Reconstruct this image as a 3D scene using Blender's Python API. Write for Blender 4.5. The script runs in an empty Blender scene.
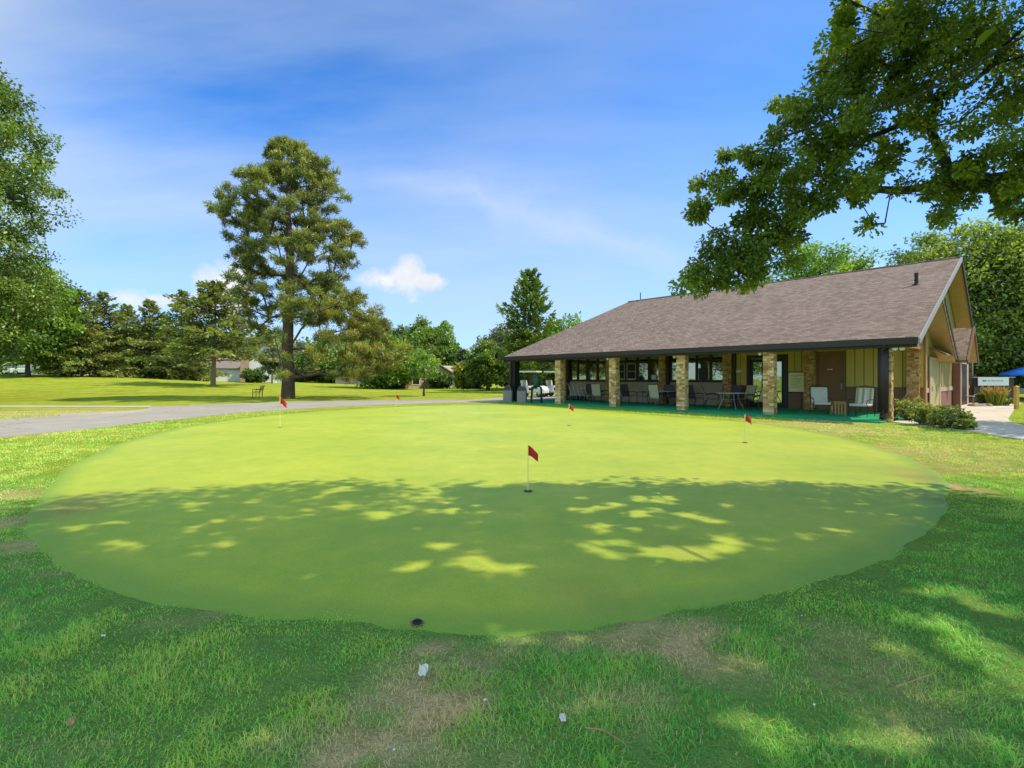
import bpy, bmesh, math, random
import numpy as np
from mathutils import Vector, Matrix

random.seed(7)
RNG = np.random.default_rng(11)
R = math.radians
C = bpy.context.scene.collection
F, HZ, H = 498.0, 378.0, 1.45          # focal length (px of the 1024 frame), horizon row, eye height


def at(px, py, Y):
    return Vector(((px - 512) / F * Y, Y, H + (HZ - py) / F * Y))


def gp(px, py):
    Y = H * F / (py - HZ)
    return ((px - 512) / F * Y, Y)


# ---------------------------------------------------------------- materials
def new_mat(name):
    m = bpy.data.materials.new(name)
    m.use_nodes = True
    nt = m.node_tree
    nt.nodes.clear()
    out = nt.nodes.new('ShaderNodeOutputMaterial')
    return m, nt, out


def N(nt, typ, **kw):
    n = nt.nodes.new('ShaderNode' + typ)
    for k, v in kw.items():
        if k in n.inputs.keys() if isinstance(k, str) else False:
            n.inputs[k].default_value = v
        else:
            setattr(n, k, v)
    return n


def L(nt, a, b):
    nt.links.new(a, b)


def rgba(c):
    return (c[0], c[1], c[2], 1.0)


def mixc(nt, fac, a, b, blend='MIX'):
    n = nt.nodes.new('ShaderNodeMix')
    n.data_type = 'RGBA'
    n.blend_type = blend
    for sock, v in ((n.inputs[0], fac), (n.inputs[6], a), (n.inputs[7], b)):
        if isinstance(v, bpy.types.NodeSocket):
            L(nt, v, sock)
        elif isinstance(v, (int, float)):
            sock.default_value = v
        else:
            sock.default_value = rgba(v)
    return n.outputs[2]


def math_(nt, op, a, b=None, c=None, clamp=False):
    n = nt.nodes.new('ShaderNodeMath')
    n.operation = op
    n.use_clamp = clamp
    for s, v in zip(n.inputs, (a, b, c)):
        if v is None:
            continue
        if isinstance(v, bpy.types.NodeSocket):
            L(nt, v, s)
        else:
            s.default_value = v
    return n.outputs[0]


def ramp(nt, fac, stops):
    n = nt.nodes.new('ShaderNodeValToRGB')
    cr = n.color_ramp
    while len(cr.elements) < len(stops):
        cr.elements.new(0.5)
    for e, (p, c) in zip(cr.elements, stops):
        e.position = p
        e.color = rgba(c) if not isinstance(c, (int, float)) else (c, c, c, 1)
    L(nt, fac, n.inputs[0])
    return n.outputs[0]


def noise(nt, vec, scale, detail=4, rough=0.55):
    n = nt.nodes.new('ShaderNodeTexNoise')
    n.inputs['Scale'].default_value = scale
    n.inputs['Detail'].default_value = detail
    n.inputs['Roughness'].default_value = rough
    if vec is not None:
        L(nt, vec, n.inputs['Vector'])
    return n.outputs[0]


def objco(nt):
    return nt.nodes.new('ShaderNodeTexCoord').outputs['Object']


def principled(nt, out, col, rough=0.7, metal=0.0, bump=None, bump_d=0.01, spec=0.4):
    b = nt.nodes.new('ShaderNodeBsdfPrincipled')
    if isinstance(col, bpy.types.NodeSocket):
        L(nt, col, b.inputs['Base Color'])
    else:
        b.inputs['Base Color'].default_value = rgba(col)
    b.inputs['Roughness'].default_value = rough
    b.inputs['Metallic'].default_value = metal
    b.inputs['Specular IOR Level'].default_value = spec
    if bump is not None:
        bp = nt.nodes.new('ShaderNodeBump')
        bp.inputs['Strength'].default_value = 1.0
        bp.inputs['Distance'].default_value = bump_d
        L(nt, bump, bp.inputs['Height'])
        L(nt, bp.outputs[0], b.inputs['Normal'])
    L(nt, b.outputs[0], out.inputs[0])
    return b


def paint(name, col, rough=0.6, metal=0.0, var=0.18, scale=6.0, bump=0.003):
    m, nt, out = new_mat(name)
    o = objco(nt)
    f = noise(nt, o, scale, 5)
    c = mixc(nt, f, [x * (1 - var) for x in col], [min(1, x * (1 + var)) for x in col])
    principled(nt, out, c, rough, metal, noise(nt, o, scale * 8, 3), bump)
    return m


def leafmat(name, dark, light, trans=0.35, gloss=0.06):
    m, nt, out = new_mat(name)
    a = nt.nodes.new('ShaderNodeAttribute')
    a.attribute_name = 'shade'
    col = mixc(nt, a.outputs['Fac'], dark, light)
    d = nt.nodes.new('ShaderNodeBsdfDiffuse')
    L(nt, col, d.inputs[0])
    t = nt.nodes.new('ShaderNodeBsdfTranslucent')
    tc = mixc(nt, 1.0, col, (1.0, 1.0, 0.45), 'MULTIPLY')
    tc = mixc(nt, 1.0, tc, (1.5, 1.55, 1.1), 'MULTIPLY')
    L(nt, tc, t.inputs[0])
    g = nt.nodes.new('ShaderNodeBsdfGlossy')
    g.inputs['Roughness'].default_value = 0.45
    g.inputs[0].default_value = (0.8, 0.85, 0.8, 1)
    m1 = nt.nodes.new('ShaderNodeMixShader')
    m1.inputs[0].default_value = trans
    L(nt, d.outputs[0], m1.inputs[1])
    L(nt, t.outputs[0], m1.inputs[2])
    m2 = nt.nodes.new('ShaderNodeMixShader')
    m2.inputs[0].default_value = gloss
    L(nt, m1.outputs[0], m2.inputs[1])
    L(nt, g.outputs[0], m2.inputs[2])
    L(nt, m2.outputs[0], out.inputs[0])
    return m


def stone_mat(name, cols, mortar, bw=0.17, rh=0.075):
    m, nt, out = new_mat(name)
    o = objco(nt)
    sp = nt.nodes.new('ShaderNodeSeparateXYZ')
    L(nt, o, sp.inputs[0])
    cb = nt.nodes.new('ShaderNodeCombineXYZ')
    L(nt, math_(nt, 'ADD', sp.outputs[0], sp.outputs[1]), cb.inputs[0])
    L(nt, sp.outputs[2], cb.inputs[1])
    br = nt.nodes.new('ShaderNodeTexBrick')
    br.inputs['Scale'].default_value = 1.0
    br.inputs['Brick Width'].default_value = bw
    br.inputs['Row Height'].default_value = rh
    br.inputs['Mortar Size'].default_value = 0.007
    br.inputs['Color1'].default_value = (0, 0, 0, 1)
    br.inputs['Color2'].default_value = (1, 1, 1, 1)
    br.inputs['Mortar'].default_value = (0.5, 0.5, 0.5, 1)
    wn = nt.nodes.new('ShaderNodeTexNoise')
    wn.inputs['Scale'].default_value = 5.0
    L(nt, o, wn.inputs['Vector'])
    wv = nt.nodes.new('ShaderNodeVectorMath')
    wv.operation = 'MULTIPLY_ADD'
    L(nt, wn.outputs['Color'], wv.inputs[0])
    wv.inputs[1].default_value = (0.09, 0.035, 0.0)
    L(nt, cb.outputs[0], wv.inputs[2])
    L(nt, wv.outputs[0], br.inputs['Vector'])
    n = noise(nt, o, 9.0, 5)
    f = math_(nt, 'ADD', math_(nt, 'MULTIPLY', br.outputs[0], 0.75), math_(nt, 'MULTIPLY', n, 0.35))
    k = len(cols)
    c = ramp(nt, f, [(i / (k - 1), cc) for i, cc in enumerate(cols)])
    c = mixc(nt, br.outputs['Fac'], c, mortar)
    hgt = math_(nt, 'SUBTRACT', math_(nt, 'ADD', math_(nt, 'MULTIPLY', br.outputs[0], 0.5), n), br.outputs['Fac'])
    principled(nt, out, c, 0.85, 0, hgt, 0.02, 0.2)
    return m


M = {}
M['trunk_pine'] = paint('pine_bark', (0.10, 0.065, 0.045), 0.95, var=0.6, scale=5, bump=0.05)
M['trunk'] = paint('bark', (0.085, 0.065, 0.05), 0.95, var=0.5, scale=6, bump=0.04)
M['trunk_light'] = paint('pale_bark', (0.30, 0.20, 0.13), 0.95, var=0.4, scale=6, bump=0.03)
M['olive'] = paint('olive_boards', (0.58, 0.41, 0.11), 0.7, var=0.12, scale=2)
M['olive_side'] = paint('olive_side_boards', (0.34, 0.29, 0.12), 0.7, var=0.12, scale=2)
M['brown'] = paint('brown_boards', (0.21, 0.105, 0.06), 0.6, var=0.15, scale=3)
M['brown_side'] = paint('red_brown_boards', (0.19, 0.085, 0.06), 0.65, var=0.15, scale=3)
M['pinktrim'] = paint('tan_trim', (0.42, 0.29, 0.22), 0.65, var=0.1)
M['taupe'] = paint('taupe_wall', (0.42, 0.31, 0.25), 0.75, var=0.12, scale=4)
M['fascia'] = paint('dark_fascia', (0.032, 0.023, 0.024), 0.5, var=0.15)
M['rake'] = paint('grey_rake_trim', (0.30, 0.275, 0.265), 0.5, var=0.1)
M['soffit'] = paint('golden_plywood', (0.43, 0.30, 0.125), 0.75, var=0.2, scale=3)
M['ceiling'] = paint('porch_ceiling_boards', (0.55, 0.44, 0.27), 0.8, var=0.15)
M['cedar'] = paint('cedar_board', (0.33, 0.15, 0.05), 0.7, var=0.2, scale=4)
M['door'] = paint('brown_door_paint', (0.22, 0.10, 0.04), 0.5, var=0.1)
M['darkmetal'] = paint('dark_metal', (0.02, 0.019, 0.02), 0.45, 0.3, var=0.15)
M['greymetal'] = paint('grey_metal', (0.34, 0.33, 0.33), 0.4, 0.5, var=0.1)
M['white'] = paint('white_paint', (0.78, 0.77, 0.74), 0.5, var=0.05)
M['beige_sling'] = paint('beige_sling', (0.50, 0.42, 0.29), 0.85, var=0.12, scale=20)
M['dark_sling'] = paint('dark_violet_sling', (0.10, 0.08, 0.105), 0.85, var=0.15, scale=20)
M['cushion'] = paint('pale_cushion', (0.52, 0.51, 0.47), 0.9, var=0.06, scale=12)
M['wood'] = paint('warm_wood', (0.40, 0.22, 0.09), 0.6, var=0.25, scale=9)
M['postwood'] = paint('yellow_post_wood', (0.55, 0.34, 0.08), 0.7, var=0.2, scale=8)
M['bin'] = paint('grey_bin_panel', (0.24, 0.215, 0.21), 0.8, var=0.2, scale=10)
M['binlid'] = paint('black_bin_lid', (0.018, 0.018, 0.024), 0.45, var=0.1)
M['tire'] = paint('tyre_rubber', (0.018, 0.018, 0.018), 0.8, var=0.1)
M['green_cooler'] = paint('dark_green_plastic', (0.012, 0.05, 0.035), 0.45, var=0.1)
M['flagred'] = paint('red_flag_cloth', (0.50, 0.018, 0.014), 0.8, var=0.1)
M['polewhite'] = paint('pale_yellow_pole', (0.72, 0.66, 0.32), 0.5, var=0.05)
M['blue'] = paint('blue_canvas', (0.02, 0.17, 0.72), 0.7, var=0.1)
M['cream'] = paint('cream_canvas', (0.62, 0.58, 0.5), 0.8, var=0.06)
M['darkfence'] = paint('dark_fence_boards', (0.035, 0.026, 0.022), 0.7, var=0.2)
M['signface'] = paint('sign_face', (0.62, 0.62, 0.66), 0.5, var=0.04)
M['signink'] = paint('sign_ink', (0.11, 0.11, 0.13), 0.6, var=0.02)
M['signink2'] = paint('sign_faded_ink', (0.32, 0.32, 0.34), 0.6, var=0.02)
M['poster'] = paint('poster_paper', (0.95, 0.84, 0.48), 0.7, var=0.06)
M['posterink'] = paint('poster_ink', (0.50, 0.43, 0.16), 0.7, var=0.02)
M['housewhite'] = paint('white_siding', (0.80, 0.79, 0.76), 0.7, var=0.06, scale=1)
M['housegrey'] = paint('grey_siding', (0.62, 0.62, 0.60), 0.7, var=0.06, scale=1)
M['housetan'] = paint('tan_siding', (0.40, 0.30, 0.21), 0.75, var=0.08, scale=1)
M['housebeige'] = paint('beige_siding', (0.45, 0.38, 0.30), 0.75, var=0.08, scale=1)
M['brick'] = stone_mat('pink_brick', [(0.36, 0.2, 0.15), (0.48, 0.3, 0.23), (0.56, 0.4, 0.31)], (0.45, 0.38, 0.33), 0.22, 0.075)
M['farroof'] = paint('grey_brown_shingle', (0.22, 0.18, 0.16), 0.9, var=0.25, scale=4, bump=0.02)
M['greyroof'] = paint('grey_shingle', (0.17, 0.17, 0.18), 0.9, var=0.2, scale=4, bump=0.02)
M['tanroof'] = paint('tan_shingle', (0.42, 0.33, 0.26), 0.9, var=0.2, scale=4, bump=0.02)
M['carwhite'] = paint('white_car_paint', (0.75, 0.75, 0.74), 0.25, var=0.03)
M['concrete'] = None
M['rock'] = paint('garden_rock', (0.40, 0.32, 0.24), 0.9, var=0.35, scale=7, bump=0.03)
M['stone'] = stone_mat('stacked_stone', [(0.16, 0.08, 0.035), (0.44, 0.28, 0.15), (0.66, 0.49, 0.30), (0.85, 0.72, 0.56)], (0.26, 0.17, 0.10), 0.15, 0.062)
M['stonedark'] = stone_mat('warm_stacked_stone', [(0.24, 0.09, 0.025), (0.46, 0.22, 0.065), (0.60, 0.34, 0.12), (0.7, 0.46, 0.22)], (0.12, 0.08, 0.05))
M['stonegrey'] = stone_mat('grey_stacked_stone', [(0.08, 0.07, 0.065), (0.15, 0.13, 0.12), (0.22, 0.19, 0.17)], (0.08, 0.07, 0.07), 0.3, 0.12)


def glass_mat():
    m, nt, out = new_mat('window_glass')
    g = nt.nodes.new('ShaderNodeBsdfGlossy')
    g.inputs['Roughness'].default_value = 0.02
    g.inputs[0].default_value = (0.90, 0.92, 0.70, 1)
    o = objco(nt)
    bp = nt.nodes.new('ShaderNodeBump')
    bp.inputs['Distance'].default_value = 0.004
    L(nt, noise(nt, o, 1.3, 2), bp.inputs['Height'])
    L(nt, bp.outputs[0], g.inputs['Normal'])
    d = nt.nodes.new('ShaderNodeBsdfDiffuse')
    d.inputs[0].default_value = (0.03, 0.027, 0.02, 1)
    mx = nt.nodes.new('ShaderNodeMixShader')
    lw = nt.nodes.new('ShaderNodeLayerWeight')
    lw.inputs[0].default_value = 0.35
    L(nt, math_(nt, 'ADD', math_(nt, 'MULTIPLY', lw.outputs[0], 0.6), 0.42, clamp=True), mx.inputs[0])
    L(nt, d.outputs[0], mx.inputs[1])
    L(nt, g.outputs[0], mx.inputs[2])
    L(nt, mx.outputs[0], out.inputs[0])
    return m


M['glass'] = glass_mat()


def shingle_mat():
    m, nt, out = new_mat('brown_shingle_roof')
    o = objco(nt)
    br = nt.nodes.new('ShaderNodeTexBrick')
    br.inputs['Scale'].default_value = 1.0
    br.inputs['Brick Width'].default_value = 0.22
    br.inputs['Row Height'].default_value = 0.13
    br.inputs['Mortar Size'].default_value = 0.012
    br.inputs['Color1'].default_value = (0, 0, 0, 1)
    br.inputs['Color2'].default_value = (1, 1, 1, 1)
    br.inputs['Mortar'].default_value = (0.35, 0.35, 0.35, 1)
    L(nt, o, br.inputs['Vector'])
    n1 = noise(nt, o, 0.35, 3)
    n2 = noise(nt, o, 16.0, 6, 0.8)
    f = math_(nt, 'ADD', math_(nt, 'MULTIPLY', br.outputs[0], 0.5), math_(nt, 'ADD', math_(nt, 'MULTIPLY', n2, 0.55), math_(nt, 'MULTIPLY', math_(nt, 'SUBTRACT', n1, 0.6), 0.3)))
    c = ramp(nt, f, [(0.0, (0.10, 0.072, 0.06)), (0.4, (0.195, 0.138, 0.114)), (0.75, (0.29, 0.208, 0.175)), (1.0, (0.40, 0.30, 0.255))])
    hgt = math_(nt, 'SUBTRACT', math_(nt, 'MULTIPLY', br.outputs[0], 0.4), br.outputs['Fac'])
    principled(nt, out, c, 0.92, 0, hgt, 0.025, 0.15)
    return m


M['shingle'] = shingle_mat()


def ground_mats():
    # lawn: attribute 'dry' blends green with straw
    m, nt, out = new_mat('lawn')
    o = objco(nt)
    a = nt.nodes.new('ShaderNodeAttribute')
    a.attribute_name = 'dry'
    near = nt.nodes.new('ShaderNodeAttribute')
    near.attribute_name = 'near'
    n1 = noise(nt, o, 0.5, 5, 0.6)
    n2 = noise(nt, o, 9.0, 6, 0.7)
    n3 = noise(nt, o, 45.0, 3, 0.7)
    mixn = math_(nt, 'ADD', math_(nt, 'MULTIPLY', n1, 0.5), math_(nt, 'ADD', math_(nt, 'MULTIPLY', n2, 0.35), math_(nt, 'MULTIPLY', n3, 0.3)))
    n4 = noise(nt, o, 2.2, 5, 0.65)
    mp = nt.nodes.new('ShaderNodeMapping')
    mp.inputs['Rotation'].default_value = (0, 0, R(20))
    mp.inputs['Scale'].default_value = (0.12, 0.9, 1)
    L(nt, o, mp.inputs[0])
    n5 = noise(nt, mp.outputs[0], 1.0, 4, 0.6)
    mixf = math_(nt, 'ADD', math_(nt, 'MULTIPLY', mixn, 0.5), math_(nt, 'ADD', math_(nt, 'MULTIPLY', n4, 0.35), math_(nt, 'MULTIPLY', n5, 0.2)))
    far = ramp(nt, mixf, [(0.38, (0.10, 0.19, 0.012)), (0.53, (0.24, 0.31, 0.022)), (0.68, (0.46, 0.43, 0.06))])
    nr = ramp(nt, mixn, [(0.3, (0.08, 0.16, 0.035)), (0.6, (0.17, 0.28, 0.06)), (0.9, (0.34, 0.38, 0.12))])
    g = mixc(nt, near.outputs['Fac'], far, nr)
    straw = ramp(nt, math_(nt, 'ADD', math_(nt, 'MULTIPLY', n2, 0.6), math_(nt, 'MULTIPLY', n3, 0.45)), [(0.3, (0.28, 0.18, 0.08)), (0.55, (0.56, 0.40, 0.20)), (0.8, (0.74, 0.57, 0.32))])
    c = mixc(nt, a.outputs['Fac'], g, straw)
    # mowing bands
    principled(nt, out, c, 0.95, 0, math_(nt, 'ADD', n2, n3), 0.035, 0.05)
    M['lawn'] = m
    # putting green
    m, nt, out = new_mat('putting_green_turf')
    o = objco(nt)
    n1 = noise(nt, o, 0.45, 4, 0.55)
    n2 = noise(nt, o, 3.0, 5, 0.6)
    n3 = noise(nt, o, 70.0, 4, 0.8)
    f = math_(nt, 'ADD', math_(nt, 'MULTIPLY', n1, 0.45), math_(nt, 'ADD', math_(nt, 'MULTIPLY', n2, 0.35), math_(nt, 'MULTIPLY', n3, 0.75)))
    wv = nt.nodes.new('ShaderNodeTexWave')
    wv.inputs['Scale'].default_value = 0.55
    wv.inputs['Distortion'].default_value = 1.2
    wv.inputs['Detail Scale'].default_value = 0.4
    L(nt, o, wv.inputs['Vector'])
    f = math_(nt, 'ADD', f, math_(nt, 'SUBTRACT', math_(nt, 'MULTIPLY', wv.outputs['Fac'], 0.012), 0.28))
    c = ramp(nt, f, [(0.25, (0.205, 0.335, 0.045)), (0.5, (0.37, 0.44, 0.04)), (0.75, (0.56, 0.53, 0.07))])
    e = nt.nodes.new('ShaderNodeAttribute')
    e.attribute_name = 'dry'
    c = mixc(nt, e.outputs['Fac'], c, (0.27, 0.17, 0.06))
    ed = nt.nodes.new('ShaderNodeAttribute')
    ed.attribute_name = 'edge'
    c = mixc(nt, math_(nt, 'MULTIPLY', ed.outputs['Fac'], math_(nt, 'ADD', 0.35, math_(nt, 'MULTIPLY', n2, 0.7)), clamp=True), c, (0.13, 0.27, 0.045))
    principled(nt, out, c, 0.5, 0, math_(nt, 'ADD', n3, math_(nt, 'MULTIPLY', n2, 0.3)), 0.008, 0.16)
    M['green'] = m
    # asphalt / concrete
    for key, base, v in (('asphalt', (0.345, 0.305, 0.26), 0.2), ('concrete', (0.60, 0.51, 0.43), 0.14), ('kerb', (0.46, 0.40, 0.33), 0.12), ('turfcarpet', (0.02, 0.27, 0.13), 0.3)):
        m, nt, out = new_mat(key)
        o = objco(nt)
        n1 = noise(nt, o, 0.8, 5, 0.6)
        n2 = noise(nt, o, 60.0, 4, 0.7)
        f = math_(nt, 'ADD', math_(nt, 'MULTIPLY', n1, 0.6), math_(nt, 'MULTIPLY', n2, 0.4))
        c = ramp(nt, f, [(0.25, [x * (1 - v) for x in base]), (0.75, [x * (1 + v) for x in base])])
        if key in ('asphalt', 'concrete'):
            vo = nt.nodes.new('ShaderNodeTexVoronoi')
            vo.feature = 'DISTANCE_TO_EDGE'
            vo.inputs['Scale'].default_value = 0.33
            wob = nt.nodes.new('ShaderNodeVectorMath')
            wob.operation = 'MULTIPLY_ADD'
            wob.inputs[1].default_value = (0.9, 0.9, 0)
            nw = nt.nodes.new('ShaderNodeTexNoise')
            nw.inputs['Scale'].default_value = 1.4
            nw.inputs['Detail'].default_value = 5
            L(nt, o, nw.inputs['Vector'])
            L(nt, nw.outputs['Color'], wob.inputs[0])
            L(nt, o, wob.inputs[2])
            L(nt, wob.outputs[0], vo.inputs['Vector'])
            cr = ramp(nt, vo.outputs['Distance'], [(0.0, 0.6), (0.012, 0.0)])
            c = mixc(nt, cr, c, [x * 0.35 for x in base])
            st = ramp(nt, noise(nt, o, 0.25, 5, 0.65), [(0.45, 0.0), (0.6, 0.3)])
            c = mixc(nt, st, c, [x * 0.72 for x in base])
        principled(nt, out, c, 0.9, 0, n2, 0.004, 0.15)
        M[key] = m


ground_mats()


# ---------------------------------------------------------------- mesh collecting
class MB:
    def __init__(s):
        s.v, s.f = [], []

    def add(s, vs, fs):
        o = len(s.v)
        s.v += [tuple(p) for p in vs]
        s.f += [tuple(i + o for i in f) for f in fs]
        return s

    def box(s, c, d, rz=0.0, rx=0.0, ry=0.0):
        m = Matrix.Translation(Vector(c)) @ Matrix.Rotation(rz, 4, 'Z') @ Matrix.Rotation(ry, 4, 'Y') @ Matrix.Rotation(rx, 4, 'X')
        vs = [m @ Vector((x * d[0] / 2, y * d[1] / 2, z * d[2] / 2)) for z in (-1, 1) for y in (-1, 1) for x in (-1, 1)]
        return s.add(vs, [(0, 2, 3, 1), (4, 5, 7, 6), (0, 1, 5, 4), (2, 6, 7, 3), (0, 4, 6, 2), (1, 3, 7, 5)])

    def b2(s, p, q):
        p, q = Vector(p), Vector(q)
        return s.box((p + q) / 2, [abs(a) for a in (q - p)])

    def tube(s, pts, r, n=8, cap=True):
        pts = [Vector(p) for p in pts]
        rs = r if isinstance(r, (list, tuple)) else [r] * len(pts)
        rings = []
        for i, p in enumerate(pts):
            d = (pts[min(i + 1, len(pts) - 1)] - pts[max(i - 1, 0)])
            d = d.normalized() if d.length > 1e-9 else Vector((0, 0, 1))
            a = d.cross(Vector((0, 0, 1)))
            if a.length < 1e-3:
                a = d.cross(Vector((1, 0, 0)))
            a.normalize()
            b = d.cross(a)
            rings.append([p + (a * math.cos(t) + b * math.sin(t)) * rs[i] for t in [2 * math.pi * k / n for k in range(n)]])
        vs = [q for rg in rings for q in rg]
        fs = []
        for i in range(len(pts) - 1):
            for k in range(n):
                k2 = (k + 1) % n
                fs.append((i * n + k, i * n + k2, (i + 1) * n + k2, (i + 1) * n + k))
        if cap:
            fs.append(tuple(range(n)))
            fs.append(tuple(reversed(range((len(pts) - 1) * n, len(pts) * n))))
        return s.add(vs, fs)

    def lathe(s, prof, c=(0, 0, 0), n=14, ax='Z'):
        vs, fs = [], []
        for r, z in prof:
            for k in range(n):
                t = 2 * math.pi * k / n
                p = (r * math.cos(t), r * math.sin(t), z)
                if ax == 'X':
                    p = (p[2], p[0], p[1])
                elif ax == 'Y':
                    p = (p[0], p[2], p[1])
                vs.append(Vector(p) + Vector(c))
        for i in range(len(prof) - 1):
            for k in range(n):
                k2 = (k + 1) % n
                fs.append((i * n + k, i * n + k2, (i + 1) * n + k2, (i + 1) * n + k))
        fs.append(tuple(range(n)))
        fs.append(tuple(reversed(range((len(prof) - 1) * n, len(prof) * n))))
        return s.add(vs, fs)

    def prism(s, poly, axis, a, b):
        # poly: 2-D list; axis 'x' -> (y,z), 'y' -> (x,z), 'z' -> (x,y)
        def P(u, v, w):
            return {'x': (w, u, v), 'y': (u, w, v), 'z': (u, v, w)}[axis]
        n = len(poly)
        vs = [P(u, v, a) for u, v in poly] + [P(u, v, b) for u, v in poly]
        fs = [tuple(range(n)), tuple(reversed(range(n, 2 * n)))]
        fs += [(i, n + i, n + (i + 1) % n, (i + 1) % n) for i in range(n)]
        return s.add(vs, fs)

    def sheet(s, poly3, th):
        n = len(poly3)
        vs = [Vector(p) for p in poly3] + [Vector(p) - Vector((0, 0, th)) for p in poly3]
        fs = [tuple(range(n)), tuple(reversed(range(n, 2 * n)))]
        fs += [(i, n + i, n + (i + 1) % n, (i + 1) % n) for i in range(n)]
        return s.add(vs, fs)

    def build(s, name, mat, parent=None, bevel=0.0, smooth=False):
        me = bpy.data.meshes.new(name)
        me.from_pydata(s.v, [], s.f)
        bm = bmesh.new()
        bm.from_mesh(me)
        bmesh.ops.recalc_face_normals(bm, faces=bm.faces)
        bm.to_mesh(me)
        bm.free()
        me.materials.append(mat)
        if smooth:
            me.polygons.foreach_set('use_smooth', [True] * len(me.polygons))
        o = bpy.data.objects.new(name, me)
        C.objects.link(o)
        if parent is not None:
            o.parent = parent
        if bevel:
            md = o.modifiers.new('bevel', 'BEVEL')
            md.width = bevel
            md.segments = 2
            md.limit_method = 'ANGLE'
        return o


def tag(o, label=None, cat=None, group=None, kind=None):
    if label:
        o['label'] = label
    if cat:
        o['category'] = cat
    if group:
        o['group'] = group
    if kind:
        o['kind'] = kind
    return o


def thing(name, label, cat, loc=(0, 0, 0), rz=0.0, group=None):
    o = bpy.data.objects.new(name, None)
    o.empty_display_size = 0.2
    C.objects.link(o)
    o.location = loc
    o.rotation_euler = (0, 0, rz)
    return tag(o, label, cat, group)


def kids(o):
    return [x for x in C.objects if x.parent == o]


def copy_tree(o, parent=None):
    c = o.copy()
    C.objects.link(c)
    if parent is not None:
        c.parent = parent
    for ch in kids(o):
        copy_tree(ch, c)
    return c


def again(o, loc, rz, label, group=None, scale=1.0):
    c = copy_tree(o)
    c.location = loc
    c.rotation_euler = (0, 0, rz)
    c.scale = (scale,) * 3
    c['label'] = label
    if group:
        c['group'] = group
    return c


def raw_mesh(name, co, loops, sizes, mat, parent=None, attrs=None, smooth=False):
    me = bpy.data.meshes.new(name)
    nv, nl, nf = len(co), len(loops), len(sizes)
    me.vertices.add(nv)
    me.vertices.foreach_set('co', np.asarray(co, np.float32).ravel())
    me.loops.add(nl)
    me.loops.foreach_set('vertex_index', np.asarray(loops, np.int32))
    me.polygons.add(nf)
    sizes = np.asarray(sizes, np.int32)
    me.polygons.foreach_set('loop_start', np.concatenate([[0], np.cumsum(sizes)[:-1]]).astype(np.int32))
    if smooth:
        me.polygons.foreach_set('use_smooth', np.ones(nf, bool))
    for k, v in (attrs or {}).items():
        a = me.attributes.new(k, 'FLOAT', 'POINT')
        a.data.foreach_set('value', np.asarray(v, np.float32))
    me.update(calc_edges=True)
    me.materials.append(mat)
    o = bpy.data.objects.new(name, me)
    C.objects.link(o)
    if parent is not None:
        o.parent = parent
    return o


# ---------------------------------------------------------------- terrain
SK = np.array([-1.6, -1.0, -0.78, -0.6, -0.45, -0.22, 0.0, 0.4, 3.0])
ZK = np.array([2.3, 2.05, 1.66, 0.9, 0.7, 0.08, 0.05, 0.0, 0.0])


def terr(X, Y):
    X, Y = np.asarray(X, float), np.asarray(Y, float)
    t = np.clip((Y - 34) / 40, 0, 1)
    t = t * t * (3 - 2 * t)
    s = X / np.maximum(Y, 8)
    z = np.interp(s, SK, ZK) * t
    z = z + 0.02 * np.sin(X * 0.9 + 1.3) * np.sin(Y * 0.7) * np.clip((Y - 40) / 10, 0, 1)
    return z


GREEN_PX = [(35, 528), (40, 506), (59, 475), (90, 456), (134, 439.5), (187, 427), (250, 417.5), (320, 411.5), (391, 407), (467, 405), (520, 405.2),
            (562, 408), (638, 414), (700, 418.5), (765, 424), (825, 434), (880, 448), (916, 462), (936, 476), (944, 491), (941, 511), (916, 533), (866, 559),
            (790, 586), (724, 598.5), (638, 613), (512, 627), (400, 624), (323, 617), (202, 606), (101, 581), (50, 553)]


def smooth_closed(pts, k=6):
    pts = np.array(pts)
    n = len(pts)
    out = []
    for i in range(n):
        p0, p1, p2, p3 = pts[i - 1], pts[i], pts[(i + 1) % n], pts[(i + 2) % n]
        for t in np.linspace(0, 1, k, endpoint=False):
            out.append(0.5 * ((2 * p1) + (-p0 + p2) * t + (2 * p0 - 5 * p1 + 4 * p2 - p3) * t * t + (-p0 + 3 * p1 - 3 * p2 + p3) * t ** 3))
    return np.array(out)


GREEN = smooth_closed([gp(*p) for p in GREEN_PX], 14)
_t = np.arange(len(GREEN))
_c = GREEN.mean(0)
GREEN = _c + (GREEN - _c) * (1 + 0.0022 * np.convolve(np.tile(RNG.normal(0, 1, len(GREEN)), 3), np.ones(5) / 2.2, 'same')[len(GREEN):2 * len(GREEN)])[:, None]


def inside(poly, X, Y):
    poly = np.asarray(poly)
    r = np.zeros(len(X), bool)
    j = len(poly) - 1
    for i in range(len(poly)):
        xi, yi = poly[i]
        xj, yj = poly[j]
        c = ((yi > Y) != (yj > Y)) & (X < (xj - xi) * (Y - yi) / (yj - yi + 1e-12) + xi)
        r ^= c
        j = i
    return r


def vnoise(X, Y, sc, seed):
    g = np.random.default_rng(seed).random((64, 64))
    x, y = X * sc + 100, Y * sc + 100
    xi, yi = np.floor(x).astype(int), np.floor(y).astype(int)
    fx, fy = x - xi, y - yi
    fx, fy = fx * fx * (3 - 2 * fx), fy * fy * (3 - 2 * fy)
    a, b = g[xi % 64, yi % 64], g[(xi + 1) % 64, yi % 64]
    c, d = g[xi % 64, (yi + 1) % 64], g[(xi + 1) % 64, (yi + 1) % 64]
    return (a * (1 - fx) + b * fx) * (1 - fy) + (c * (1 - fx) + d * fx) * fy


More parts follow.
